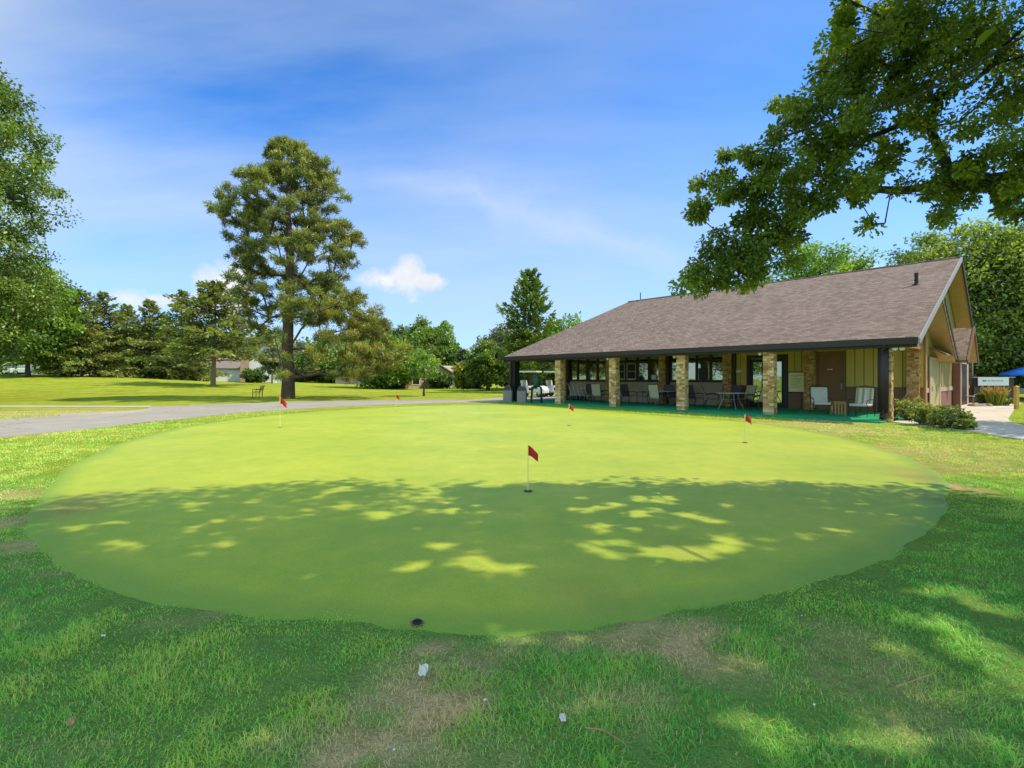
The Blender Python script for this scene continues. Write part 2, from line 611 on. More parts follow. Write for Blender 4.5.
DRY = [(430, 700, .32, .9), (370, 735, .28, .9), (455, 750, .25, .7), (430, 660, .14, .8), (670, 640, .22, .9), (500, 655, .15, .5), (280, 740, .1, .5), (905, 690, .3, .35),
       (900, 452, 1.1, .5), (950, 460, 1.4, .4), (850, 430, 1.6, .45), (790, 425, 1.6, .55), (830, 422, 1.0, .8), (990, 450, 1.5, .35), (15, 520, .3, .6), (60, 570, .15, .5),
       (20, 545, .2, .6), (945, 485, .35, .8), (60, 412, 3.0, .55), (110, 411, 2.0, .5), (570, 700, .12, .5), (625, 705, .15, .5), (730, 660, .12, .4), (560, 640, .1, .5),
       (10, 495, .4, .5), (850, 640, .2, .3), (610, 640, .12, .6), (700, 650, .12, .6)]


def dryness(X, Y):
    d = np.zeros(len(X))
    n1 = vnoise(X, Y, 1.6, 3)
    n2 = vnoise(X, Y, 5.5, 4)
    for px, py, r, a in DRY:
        x, y = gp(px, py)
        q = np.hypot(X - x, (Y - y)) / r
        q = q + (n1 - 0.5) * 0.9 + (n2 - 0.5) * 0.9
        d = np.maximum(d, a * np.clip(1.5 - q, 0, 1))
    br = vnoise(X, Y, 9.0, 5) * 0.55 + vnoise(X, Y, 19.0, 6) * 0.45
    d = d * np.clip((br - 0.27) * 4.5, 0.25, 1) * 1.15
    d = np.maximum(d, np.clip((n1 * 0.6 + n2 * 0.5) - 0.78, 0, 0.5) * 1.6)
    return np.clip(d, 0, 1)


def make_ground():
    xs = np.unique(np.concatenate([np.arange(-14, 18, 0.14), np.arange(-60, 60, 1.5), np.array([-900, -500, -300, -220, -160, -120, -100, -80, -70, 70, 80, 100, 120, 160, 220, 300, 500, 900.])]).round(3))
    ys = np.unique(np.concatenate([np.arange(1, 14, 0.14), np.arange(14, 30, 0.35), np.arange(30, 110, 1.5), np.array([-300, -100, -50, -20, -10, -5, -2, 0, 115, 120, 140, 170, 220, 300, 500, 900.])]).round(3))
    X, Y = np.meshgrid(xs, ys)
    nx, ny = len(xs), len(ys)
    Xf, Yf = X.ravel(), Y.ravel()
    Z = terr(Xf, Yf)
    nearf = np.clip((9 - Yf) / 6, 0, 1)
    ins = inside(GREEN, Xf, Yf)
    Z = Z + np.where(ins | (Yf > 14), 0, (vnoise(Xf, Yf, 1.3, 8) - 0.5) * 0.03) - 0.012
    i = (np.arange(ny - 1)[:, None] * nx + np.arange(nx - 1)[None, :]).ravel()
    q = np.stack([i, i + 1, i + nx + 1, i + nx], 1)
    o = raw_mesh('lawn_ground', np.stack([Xf, Yf, Z], 1), q.ravel(), np.full(len(q), 4), M['lawn'], None, {'dry': dryness(Xf, Yf), 'near': nearf}, True)
    tag(o, kind='structure')


make_ground()


def make_green():
    # triangulated disc with rings so that 'dry' can vary over it
    c = GREEN.mean(0)
    rings = np.array([1.012, 1.0, 0.99, 0.98, 0.97, 0.96, 0.93, 0.88, 0.8, 0.7, 0.55, 0.4, 0.25, 0.1])
    n = len(GREEN)
    co, dry, edge = [], [], []
    for k, r in enumerate(rings):
        edge.append(np.full(n, max(0.0, min(1.0, (r - 0.962) / 0.045))))
        p = c + (GREEN - c) * r
        z = 0.004 + 0.004 * (1 - r) - (0.03 if k == 0 else 0)
        co.append(np.column_stack([p, np.full(n, z)]))
        e = np.zeros(n)
        for px, py, rr, a in ((62, 510, .55, .55), (85, 500, .5, .35), (930, 478, .45, .6), (905, 470, .5, .35), (690, 555, .25, .3), (600, 600, .3, .25), (575, 592, .3, .25), (935, 500, .25, .5)):
            x, y = gp(px, py)
            e = np.maximum(e, a * np.clip(1.3 - np.hypot(p[:, 0] - x, p[:, 1] - y) / rr, 0, 1))
        dry.append(e)
    co = np.concatenate(co + [np.array([[c[0], c[1], 0.014]])])
    dry = np.concatenate(dry + [np.zeros(1)])
    edge = np.concatenate(edge + [np.zeros(1)])
    loops, sizes = [], []
    for k in range(len(rings) - 1):
        for i in range(n):
            j = (i + 1) % n
            loops += [k * n + i, k * n + j, (k + 1) * n + j, (k + 1) * n + i]
            sizes.append(4)
    k = len(rings) - 1
    for i in range(n):
        loops += [k * n + i, k * n + (i + 1) % n, len(co) - 1]
        sizes.append(3)
    o = raw_mesh('putting_green_ground', co, loops, sizes, M['green'], None, {'dry': dry, 'edge': edge}, True)
    tag(o, kind='structure')


make_green()


def flat(name, pts, mat, z, th=0.06):
    mb = MB()
    mb.sheet([(p[0], p[1], z) for p in pts], th)
    return tag(mb.build(name, mat), kind='structure')


path_px = [(-160, 462), (0, 437), (80, 430), (150, 422), (250, 411.8), (330, 407.2), (400, 404.2), (460, 402.6), (505, 402), (560, 400.8), (600, 398), (560, 395), (500, 397.5),
           (470, 400), (400, 400.6), (330, 401.8), (290, 402.6), (240, 404.6), (190, 405.8), (150, 406.6), (148, 408.6), (152, 410.5), (140, 412.4), (100, 414.6), (60, 416.4), (0, 419.6), (-160, 429)]
flat('cart_path', [gp(*p) for p in path_px], M['asphalt'], 0.012)
flat('side_path', [gp(*p) for p in [(-200, 407.4), (0, 406.9), (150, 407.1), (152, 405.9), (0, 405.6), (-200, 405.9)]], M['kerb'], 0.008)
kb = [gp(*p) for p in [(60, 416.4), (100, 414.6), (128, 413.1), (143, 411.9), (150, 410.6)]]
mb = MB()
for (a, b) in zip(kb[:-1], kb[1:]):
    a, b = Vector(a), Vector(b)
    d = b - a
    mb.box(((a + b) / 2).to_3d() + Vector((0, 0, 0.035)), (d.length + 0.05, 0.14, 0.11), math.atan2(d.y, d.x))
tag(mb.build('island_kerb', M['kerb']), kind='structure')
kb = [gp(*p) for p in [(190, 405.6), (240, 404.4), (290, 402.4), (330, 401.6), (400, 400.4), (470, 399.8)]]
mb = MB()
for (a, b) in zip(kb[:-1], kb[1:]):
    a, b = Vector(a), Vector(b)
    d = b - a
    mb.box(((a + b) / 2).to_3d() + Vector((0, 0, 0.01)), (d.length + 0.05, 0.16, 0.06), math.atan2(d.y, d.x))
tag(mb.build('path_kerb', M['kerb']), kind='structure')
walk = [(893, 422), (930, 427), (968, 431), (985, 434), (1024, 440), (1150, 452), (1150, 432), (1024, 426), (1010, 421.5), (1008, 419), (1014, 409.5), (1022, 402.5), (977, 400), (966, 401), (955, 404), (938, 409), (924, 412)]
flat('sidewalk', [gp(*p) for p in walk], M['concrete'], 0.014)

# ---------------------------------------------------------------- clubhouse
A = Vector((12.47, 16.6, 0))
TH = math.atan2(-0.7427, 0.6696)
BAY = 3.672
WY = 4.6        # porch depth
RA = Matrix.Translation(A) @ Matrix.Rotation(TH, 4, 'Z')


def loc(x, y, z=0.0):
    return RA @ Vector((x, y, z))


def tx(px, y):
    """local x (negative, leftwards along the porch) seen at picture column px for local depth y"""
    s = (px - 512) / F
    bx, by = A.x + 0.7427 * y, A.y + 0.6696 * y
    return -(bx - s * by) / (0.6696 + s * 0.7427)


club = thing('clubhouse', 'long low clubhouse with brown shingle roof, stone porch columns and olive board walls', 'clubhouse', A, TH)
E0, EZ, RY, RZ = -0.30, 2.74, 9.2, 6.80
XR, XL, XRIDGE = 0.9, -19.1, -16.6
BYR, BZ = 14.9, 2.9
SL = (RZ - EZ) / (RY - E0)


def zr(y):
    return EZ + SL * (y - E0) if y <= RY else RZ - (RZ - BZ) / (BYR - RY) * (y - RY)


# roof slab with a left hip
mb = MB()
mb.sheet([(XR, E0, EZ), (XL, E0, EZ), (XRIDGE, RY, RZ), (XR, RY, RZ)], 0.10)
mb.sheet([(XR, RY, RZ), (XRIDGE, RY, RZ), (XL, BYR, BZ), (XR, BYR, BZ)], 0.10)
mb.sheet([(XL, E0, EZ), (XL, BYR, BZ), (XRIDGE, RY, RZ)], 0.10)
mb.tube([(XR, RY, RZ + 0.005), (XRIDGE, RY, RZ + 0.005)], 0.06, 6)
roof = mb.build('roof', M['shingle'], club)
mb = MB()
mb.lathe([(0.16, 0), (0.14, 0.03), (0.07, 0.05), (0.065, 0.42), (0.07, 0.42), (0.07, 0.5)], (-0.1, 5.7, zr(5.7) - 0.03), 10)
mb.build('roof_vent_pipe', M['darkmetal'], roof)
mb = MB()
mb.tube([(-15.6, RY, RZ), (-15.6, RY, RZ + 0.55)], 0.03, 6)
mb.build('antenna_mast', M['darkmetal'], roof)
# front fascia with gutter, left fascia
mb = MB()
mb.b2((XL - 0.02, E0 - 0.13, EZ - 0.21), (XR + 0.0, E0 - 0.005, EZ + 0.01))
mb.b2((XL - 0.13, E0 - 0.10, EZ - 0.21), (XL - 0.022, BYR, EZ - 0.02))
mb.b2((XL, E0 + 0.01, EZ - 0.30), (XR - 0.05, E0 + 0.16, EZ - 0.115))
mb.build('fascia', M['fascia'], club, 0.01)
# rake trim along the gable
mb = MB()
y0, y1 = E0 - 0.13, RY
mb.prism([(y0, zr(E0) - 0.22), (y0, zr(E0) - 0.02), (y1, RZ + 0.02), (y1, RZ - 0.17)], 'x', XR + 0.003, XR + 0.06)
mb.build('rake_trim', M['rake'], club)
mb = MB()
mb.prism([(RY + 0.002, RZ - 0.22), (RY + 0.002, RZ + 0.03), (BYR, BZ + 0.03), (BYR, BZ - 0.22)], 'x', XR + 0.003, XR + 0.06)
mb.build('rake_trim', M['fascia'], club)
# soffit under the overhangs
mb = MB()
xi = 0.32
for (ya, yb) in ((E0 + 0.2, RY), (RY, BYR)):
    za, zb = zr(ya) - 0.135, zr(yb) - 0.135
    mb.sheet([(XR, ya, za), (xi, ya, za), (xi, yb, zb), (XR, yb, zb)], 0.03)
mb.build('soffit', M['soffit'], club)
mb = MB()
mb.b2((XL + 0.05, E0 + 0.17, 2.72), (0.28, WY + 0.15, 2.745))
mb.build('porch_ceiling', M['ceiling'], club)
# porch floor carpet
mb = MB()
mb.b2((-18.75, -0.85, -0.03), (0.06, WY + 0.05, 0.045))
mb.build('porch_carpet', M['turfcarpet'], club)
def stacked(x0, y0, x1, y1, z1, seed, name, mat):
    rnd = random.Random(seed)
    mb = MB()
    mb.b2((x0 + 0.035, y0 + 0.035, 0), (x1 - 0.035, y1 - 0.035, z1 - 0.002))
    z = 0.0
    while z < z1 - 0.02:
        h = min(rnd.uniform(0.055, 0.115), z1 - z)
        for face in range(4):
            a, b = (x0, x1) if face < 2 else (y0, y1)
            p = a
            while p < b - 0.01:
                w_ = min(rnd.uniform(0.10, 0.26), b - p)
                if b - p - w_ < 0.05:
                    w_ = b - p
                o_ = rnd.uniform(-0.012, 0.018)
                q0, q1 = p + 0.004, p + w_ - 0.004
                if face == 0:
                    mb.b2((q0, y0 - o_, z + 0.004), (q1, y0 + 0.04, z + h - 0.004))
                elif face == 1:
                    mb.b2((q0, y1 - 0.04, z + 0.004), (q1, y1 + o_, z + h - 0.004))
                elif face == 2:
                    mb.b2((x0 - o_, q0 + 0.041 * (p == a), z + 0.005), (x0 + 0.04, q1 - 0.041 * (p + w_ >= b), z + h - 0.005))
                else:
                    mb.b2((x1 - 0.04, q0 + 0.041 * (p == a), z + 0.005), (x1 + o_, q1 - 0.041 * (p + w_ >= b), z + h - 0.005))
                p += w_
        z += h
    return mb.build(name, mat, club)


def stones_mat(name, cols):
    m, nt, out = new_mat(name)
    g = nt.nodes.new('ShaderNodeNewGeometry')
    o = objco(nt)
    n = noise(nt, o, 14.0, 5, 0.7)
    f = math_(nt, 'ADD', math_(nt, 'MULTIPLY', g.outputs['Random Per Island'], 0.75), math_(nt, 'MULTIPLY', n, 0.3))
    k = len(cols)
    c = ramp(nt, f, [(i / (k - 1), cc) for i, cc in enumerate(cols)])
    principled(nt, out, c, 0.9, 0, n, 0.02, 0.15)
    return m


M['stone'] = stones_mat('stacked_field_stone', [(0.20, 0.10, 0.04), (0.46, 0.26, 0.11), (0.66, 0.44, 0.22), (0.80, 0.62, 0.42)])
M['stonedark'] = stones_mat('warm_field_stone', [(0.22, 0.09, 0.03), (0.44, 0.22, 0.08), (0.58, 0.34, 0.14), (0.7, 0.48, 0.26)])
# stone columns at the front and pilasters at the wall
for k in range(6):
    x = -BAY * k
    mb = MB()
    if k in (1, 2, 3, 4):
        stacked(x - 0.2, -0.17, x + 0.2, 0.17, 2.68, k, 'stone_column', M['stone'])
    elif k == 0:
        stacked(x - 0.17, -0.12, x + 0.17, 0.15, 2.68, k, 'stone_column', M['stone'])
    else:
        mb.b2((x - 0.2, -0.2, 0.0), (x + 0.2, 0.2, 2.68))
        mb.build('corner_post', M['darkmetal'], club, 0.01)
    stacked(x - 0.2, WY - 0.24, x + 0.2, WY - 0.03, 2.7, 20 + k, 'stone_pilaster', M['stonedark'])
    if k >= 2:
        mb = MB()
        mb.b2((x + 0.205, WY - 0.16, 0.0), (x + 0.36, WY - 0.001, 2.7))
        mb.build('dark_board', M['fascia'], club)
# downspouts
mb = MB()
mb.tube([(0.02, -0.36, 2.6), (0.02, -0.3, 2.48), (-0.04, -0.21, 2.36), (-0.04, -0.21, 0.25), (-0.04, -0.34, 0.12)], 0.075, 10)
mb.b2((-0.18, -0.27, 0.3), (0.1, -0.135, 2.6))
mb.build('downspout', M['fascia'], club, 0, True)
mb = MB()
mb.tube([(XL + 0.15, -0.3, 2.55), (XL + 0.15, -0.3, 2.42), (-BAY * 5 - 0.1, -0.3, 2.22), (-BAY * 5 - 0.1, -0.3, 0.1)], 0.055, 8)
mb.build('downspout', M['fascia'], club, 0, True)
# front wall: taupe base and windows in bays 2..4, olive boards in bays 0..1
x_w0 = -BAY * 2 - 0.36
mb = MB()
mb.b2((-18.36, WY, 0), (x_w0, WY + 0.2, 1.22))
mb.b2((-18.36, WY + 0.08, 1.22), (x_w0, WY + 0.2, 2.8))
mb.build('window_wall', M['taupe'], club)
mb = MB()
mb.b2((-18.36, WY - 0.03, 1.22), (x_w0, WY + 0.01, 1.30))
mb.build('sill_board', M['fascia'], club)


def window(x0, x1, z0, z1, rail, mat, y=WY, fw=0.05):
    mb = MB()
    mb.b2((x0, y - 0.02, z0), (x0 + fw, y + 0.05, z1))
    mb.b2((x1 - fw, y - 0.02, z0), (x1, y + 0.05, z1))
    mb.b2((x0 + fw, y - 0.02, z0), (x1 - fw, y + 0.05, z0 + fw))
    mb.b2((x0 + fw, y - 0.02, z1 - fw), (x1 - fw, y + 0.05, z1))
    if rail:
        mb.b2((x0 + fw, y - 0.018, rail - 0.045), (x1 - fw, y + 0.05, rail + 0.045))
    w = mb.build('window', mat, club)
    mb = MB()
    mb.b2((x0 + fw, y + 0.052, z0 + fw), (x1 - fw, y + 0.06, z1 - fw))
    mb.build('pane', M['glass'], w)
    return w


for k in (2, 3, 4):
    xa, xb = -BAY * (k + 1) + 0.365 if k < 4 else -BAY * 5 + 0.22, -BAY * k - 0.215
    n = 4
    for i in range(n):
        x0 = xa + (xb - xa) * i / n
        x1 = xa + (xb - xa) * (i + 1) / n
        window(x0 + 0.004, x1 - 0.004, 1.302, 2.715, 2.38, M['fascia'])
        if k == 3 and i in (1, 0):
            mb = MB()
            for (p, q) in (((x0 + .06, WY - .035, 1.36), (x0 + .12, WY - .022, 2.32)), ((x1 - .12, WY - .035, 1.36), (x1 - .06, WY - .022, 2.32)),
                           ((x0 + .12, WY - .035, 1.36), (x1 - .12, WY - .022, 1.42)), ((x0 + .12, WY - .035, 2.26), (x1 - .12, WY - .022, 2.32)), ((x0 + .12, WY - .034, 1.82), (x1 - .12, WY - .022, 1.87))):
                mb.b2(p, q)
            wf = mb.build('sash_frame', M['rake'], club)
            mb = MB()
            mb.b2((x0 + .12, WY - 0.0215, 1.42), (x1 - .12, WY - .019, 2.26))
            mb.build('insect_screen', M['darkmetal'], wf)
# a dark hanging thing seen in one pane is an open doorway behind the glass: kept as a dark panel
mb = MB()
xq = tx(703, WY)
mb.b2((xq - 0.24, WY - 0.012, 1.36), (xq + 0.2, WY - 0.004, 1.98))
mb.build('dark_panel', M['binlid'], club)
mb = MB()
xq = tx(654, WY)
mb.b2((xq - 0.16, WY - 0.012, 1.36), (xq + 0.16, WY - 0.004, 1.62))
mb.build('paper_notice', M['signface'], club)

# olive boards (bays 0 and 1), cut for the doors
dA0, dA1 = -3.42, -2.32            # brown door
dB0, dB1 = -6.45, -4.62            # glass double door


def boards(x0, x1, z0, z1, mat, y=WY, step=0.31):
    bk = MB()
    bk.b2((x0, y + 0.012, z0), (x1, y + 0.2, z1))
    bk.build('wall_backing', M['darkfence'], club)
    mb = MB()
    n = max(1, round((x1 - x0) / step))
    for i in range(n):
        a, b = x0 + (x1 - x0) * i / n, x0 + (x1 - x0) * (i + 1) / n
        mb.b2((a + 0.012, y - 0.022, z0 + 0.002), (b - 0.012, y + 0.011, z1 - 0.002))
    return mb


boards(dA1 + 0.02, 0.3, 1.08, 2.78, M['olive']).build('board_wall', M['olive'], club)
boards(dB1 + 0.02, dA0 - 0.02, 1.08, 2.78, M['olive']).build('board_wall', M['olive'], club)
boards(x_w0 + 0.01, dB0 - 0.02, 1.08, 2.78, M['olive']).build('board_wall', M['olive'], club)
mb = MB()
mb.b2((dA0 - 0.018, WY + 0.001, 2.62), (dA1 + 0.018, WY + 0.2, 2.78))
mb.build('board_wall', M['olive'], club)
mb = MB()
mb.b2((dB0 - 0.018, WY + 0.001, 2.56), (dB1 + 0.018, WY + 0.2, 2.78))
mb.build('board_wall', M['olive'], club)
for (a, b) in ((dA1 + 0.02, 0.3), (dB1 + 0.02, dA0 - 0.02), (x_w0 + 0.01, dB0 - 0.02)):
    mb = boards(a, b, 0.0, 1.03, M['brown'], WY, 0.5)
    mb.b2((a, WY - 0.05, 1.032), (b, WY + 0.1, 1.078))
    mb.build('wainscot', M['brown'], club)
# brown door
mb = MB()
mb.b2((dA0 - 0.015, WY - 0.04, 0), (dA0 + 0.07, WY + 0.1, 2.6))
mb.b2((dA1 - 0.07, WY - 0.04, 0), (dA1 + 0.015, WY + 0.1, 2.6))
mb.b2((dA0 + 0.07, WY - 0.04, 2.5), (dA1 - 0.07, WY + 0.1, 2.6))
fr = mb.build('door_frame', M['brown'], club)
mb = MB()
mb.b2((dA0 + 0.075, WY + 0.0, 0.02), (dA1 - 0.075, WY + 0.045, 2.49))
dr = mb.build('door', M['door'], club)
mb = MB()
mb.b2((dA1 - 0.17, WY - 0.03, 0.96), (dA1 - 0.10, WY - 0.001, 1.22))
mb.build('handle', M['rake'], dr)
mb = MB()
mb.b2((dA0 + 0.42, WY - 0.012, 1.80), (dA0 + 0.51, WY - 0.001, 1.85))
mb.b2((dA0 + 0.54, WY - 0.012, 1.80), (dA0 + 0.62, WY - 0.001, 1.85))
mb.build('door_plate', M['white'], dr)
# glass double door
mb = MB()
mb.b2((dB0 - 0.015, WY - 0.03, 0), (dB0 + 0.14, WY + 0.1, 2.55))
mb.b2((dB1 - 0.14, WY - 0.03, 0), (dB1 + 0.015, WY + 0.1, 2.55))
mb.b2((dB0 + 0.14, WY - 0.03, 2.38), (dB1 - 0.14, WY + 0.1, 2.55))
fr = mb.build('door_frame', M['fascia'], club)
xm = (dB0 + dB1) / 2
for (a, b) in ((dB0 + 0.145, xm - 0.004), (xm + 0.004, dB1 - 0.145)):
    mb = MB()
    mb.b2((a, WY + 0.0, 0.02), (a + 0.12, WY + 0.045, 2.375))
    mb.b2((b - 0.12, WY + 0.0, 0.02), (b, WY + 0.045, 2.375))
    mb.b2((a + 0.12, WY + 0.0, 0.02), (b - 0.12, WY + 0.045, 0.28))
    mb.b2((a + 0.12, WY + 0.0, 2.22), (b - 0.12, WY + 0.045, 2.375))
    d = mb.build('glass_door', M['darkmetal'], club)
    mb = MB()
    mb.b2((a + 0.121, WY + 0.02, 0.281), (b - 0.121, WY + 0.03, 2.219))
    mb.build('pane', M['glass'], d)
    mb = MB()
    hx = b - 0.06 if a < xm - 0.3 else a + 0.06
    mb.b2((hx - 0.015, WY - 0.06, 0.95), (hx + 0.015, WY - 0.001, 1.25))
    mb.build('handle', M['greymetal'], d)
# porch globe lights by the columns and a wall light
for k in (1, 2, 3):
    mb = MB()
    mb.lathe([(0.015, -0.09), (0.055, -0.06), (0.07, 0.0), (0.055, 0.06), (0.03, 0.09)], (-BAY * k - 0.33, -0.1, 2.42), 12)
    lt = mb.build('porch_light', M['white'], club, 0, True)
    mb = MB()
    mb.tube([(-BAY * k - 0.33, -0.1, 2.5), (-BAY * k - 0.33, -0.1, 2.74)], 0.015, 6)
    mb.build('light_stem', M['darkmetal'], lt)
mb = MB()
xq = tx(738.5, WY)
mb.b2((xq - 0.13, WY - 0.05, 1.72), (xq + 0.13, WY - 0.024, 1.84))
mb.build('wall_plate', M['white'], club)
# security floodlight at the right corner
mb = MB()
mb.b2((0.3, -0.02, 2.40), (0.42, 0.1, 2.52))
fl = mb.build('floodlight', M['greymetal'], club)
for sx in (-0.09, 0.1):
    mb = MB()
    mb.lathe([(0.03, 0.06), (0.07, 0.0), (0.08, -0.1), (0.07, -0.105)], (0.36 + sx, -0.1, 2.42), 10, 'Y')
    mb.build('lamp_head', M['white'], fl, 0, True)

# gable end
GX = 0.3
mb = MB()
mb.prism([(0.2, 2.55), (0.2, zr(0.2) - 0.16), (WY - 0.01, zr(WY) - 0.16), (WY - 0.01, 2.55)], 'x', GX - 0.2, GX - 0.02)
mb.build('gable_infill', M['cedar'], club)
mb = MB()
mb.prism([(WY + 0.21, 1.05), (WY + 0.21, zr(WY + .21) - 0.17), (RY, RZ - 0.17), (BYR - 0.25, zr(BYR - .25) - 0.17), (18.2, 2.5), (18.2, 1.05)], 'x', GX - 0.2, GX)
y = WY + 0.5
while y < 14.4:
    zt = zr(y) - 0.25
    mb.b2((GX - 0.001, y - 0.022, 1.06), (GX + 0.022, y + 0.022, zt))
    y += 0.41
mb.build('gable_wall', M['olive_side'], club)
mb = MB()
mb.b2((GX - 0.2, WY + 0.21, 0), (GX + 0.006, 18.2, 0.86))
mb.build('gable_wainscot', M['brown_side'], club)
mb = MB()
mb.b2((GX - 0.2, WY + 0.21, 0.862), (GX + 0.04, 18.2, 1.048))
mb.build('gable_trim', M['pinktrim'], club)
mb = MB()
mb.b2((GX - 0.24, WY - 0.001, 0), (GX + 0.06, WY + 0.2, zr(WY) - 0.18))
mb.build('corner_board', M['cedar'], club)
# double door in the gable end with a small shed canopy
mb = MB()
mb.b2((GX + 0.04, 5.45, 0), (GX + 0.08, 5.75, 2.3))
mb.b2((GX + 0.04, 7.75, 0), (GX + 0.08, 8.0, 2.3))
mb.b2((GX + 0.04, 5.75, 2.18), (GX + 0.08, 7.75, 2.3))
mb.build('door_frame', M['pinktrim'], club)
for (a, b) in ((5.76, 6.745), (6.755, 7.74)):
    mb = MB()
    mb.b2((GX + 0.03, a, 0.02), (GX + 0.065, b, 2.175))
    d = mb.build('door', M['olive_side'], club)
    mb = MB()
    mb.b2((GX + 0.066, a + 0.08, 0.9), (GX + 0.1, a + 0.13, 1.1))
    mb.build('handle', M['greymetal'], d)
mb = MB()
mb.sheet([(GX + 0.02, 5.6, 2.72), (GX + 0.02, 8.0, 2.72), (GX + 0.55, 8.0, 2.42), (GX + 0.55, 5.6, 2.42)], 0.07)
mb.build('door_canopy', M['brown'], club)
# lower gablet: its back slope with golden underside
g1 = [(4.2, 4.38), (7.7, 2.20)]
mb = MB()
mb.sheet([(XR + 0.02, g1[0][0], g1[0][1]), (GX - 0.05, g1[0][0], g1[0][1]), (GX - 0.05, g1[1][0], g1[1][1]), (XR + 0.02, g1[1][0], g1[1][1])], 0.06)
gb = mb.build('gablet_roof', M['shingle'], club)
mb = MB()
mb.sheet([(XR + 0.0, g1[0][0], g1[0][1] - 0.065), (GX + 0.0, g1[0][0], g1[0][1] - 0.065), (GX + 0.0, g1[1][0], g1[1][1] - 0.065), (XR, g1[1][0], g1[1][1] - 0.065)], 0.03)
mb.build('soffit', M['soffit'], gb)
mb = MB()
mb.prism([(g1[0][0], g1[0][1] - 0.1), (g1[0][0], g1[0][1] + 0.06), (g1[1][0] + 0.03, g1[1][1] + 0.06), (g1[1][0] + 0.03, g1[1][1] - 0.12)], 'x', XR + 0.065, XR + 0.10)
mb.build('rake_board', M['fascia'], gb)
# entry gablet
gx2 = 1.25
mb = MB()
mb.sheet([(gx2, 10.0, 3.72), (-0.5, 10.0, 3.72), (-0.5, 7.65, 2.2), (gx2, 7.65, 2.2)], 0.08)
mb.sheet([(gx2, 10.0, 3.72), (gx2, 11.5, 2.25), (-0.5, 11.5, 2.25), (-0.5, 10.0, 3.72)], 0.08)
gb = mb.build('entry_gablet_roof', M['shingle'], club)
mb = MB()
mb.sheet([(gx2 - 0.01, 10.0, 3.62), (gx2 - 0.01, 11.45, 2.2), (GX, 11.45, 2.2), (GX, 10.0, 3.62)], 0.03)
mb.sheet([(gx2 - 0.01, 9.98, 3.60), (GX, 9.98, 3.60), (GX, 7.7, 2.13), (gx2 - 0.01, 7.7, 2.13)], 0.03)
mb.build('soffit', M['soffit'], gb)
mb = MB()
mb.prism([(7.62, 2.02), (7.62, 2.22), (10.0, 3.78), (10.0, 3.6)], 'x', gx2 + 0.002, gx2 + 0.05)
mb.prism([(10.002, 3.6), (10.002, 3.78), (11.55, 2.27), (11.55, 2.07)], 'x', gx2 + 0.002, gx2 + 0.05)
mb.build('rake_board', M['brown_side'], gb)
# entry posts, door and stone pier
mb = MB()
mb.b2((GX + 0.03, 11.9, 0), (GX + 0.3, 12.25, 2.3))
mb.build('entry_post', M['brown_side'], club)
mb = MB()
mb.b2((GX + 0.045, 14.0, 0), (GX + 0.09, 14.5, 2.35))
mb.b2((GX + 0.045, 16.6, 0), (GX + 0.09, 17.2, 2.35))
mb.b2((GX + 0.045, 14.5, 2.2), (GX + 0.09, 16.6, 2.35))
ef = mb.build('entry_door_frame', M['pinktrim'], club)
mb = MB()
mb.b2((GX + 0.045, 14.51, 0.02), (GX + 0.07, 16.59, 2.19))
mb.build('door', M['darkmetal'], ef)
mb = MB()
mb.b2((GX - 0.4, 18.6, 0), (GX + 0.12, 19.1, 2.6))
mb.build('stone_pier', M['stonegrey'], club, 0.012)
mb = MB()
mb.sheet([(GX + 0.1, 11.6, 2.5), (-1.5, 11.6, 3.0), (-1.5, 18.9, 3.0), (GX + 0.1, 18.9, 2.5)], 0.12)
mb.build('wing_roof', M['shingle'], club)
# rest of the body (back and left walls)
mb = MB()
mb.b2((-18.36, WY + 0.205, 0), (-18.2, 14.6, 2.7))
mb.b2((-18.2, 14.45, 0), (GX - 0.21, 14.6, 2.7))
mb.build('rear_wall', M['taupe'], club)

# ---------------------------------------------------------------- porch furniture
FZ = 0.045


def make_chair(name, label, slingmat, framemat):
    t = thing(name, label, 'chair')
    mb = MB()
    mb.box((0, 0.0, 0.42), (0.5, 0.5, 0.025), 0, R(5))
    mb.build('seat', slingmat, t, 0.01)
    mb = MB()
    mb.box((0, -0.36, 0.74), (0.5, 0.025, 0.66), 0, R(17))
    mb.build('backrest', slingmat, t, 0.01)
    for s in (-1, 1):
        x = s * 0.28
        mb = MB()
        mb.tube([(x, 0.26, 0.64), (x, 0.3, 0.6), (x, 0.27, 0.02)], 0.016, 6)
        mb.build('leg', framemat, t)
        mb = MB()
        mb.tube([(x, -0.22, 0.42), (x, -0.36, 0.02)], 0.016, 6)
        mb.build('leg', framemat, t)
        mb = MB()
        mb.tube([(x, 0.26, 0.645), (x, 0.0, 0.66), (x, -0.32, 0.64)], 0.02, 6)
        mb.build('armrest', framemat, t)
        mb = MB()
        mb.tube([(x * 0.92, 0.26, 0.44), (x * 0.92, -0.24, 0.41), (x * 0.92, -0.47, 1.08)], 0.014, 6)
        mb.build('side_rail', framemat, t)
    return t


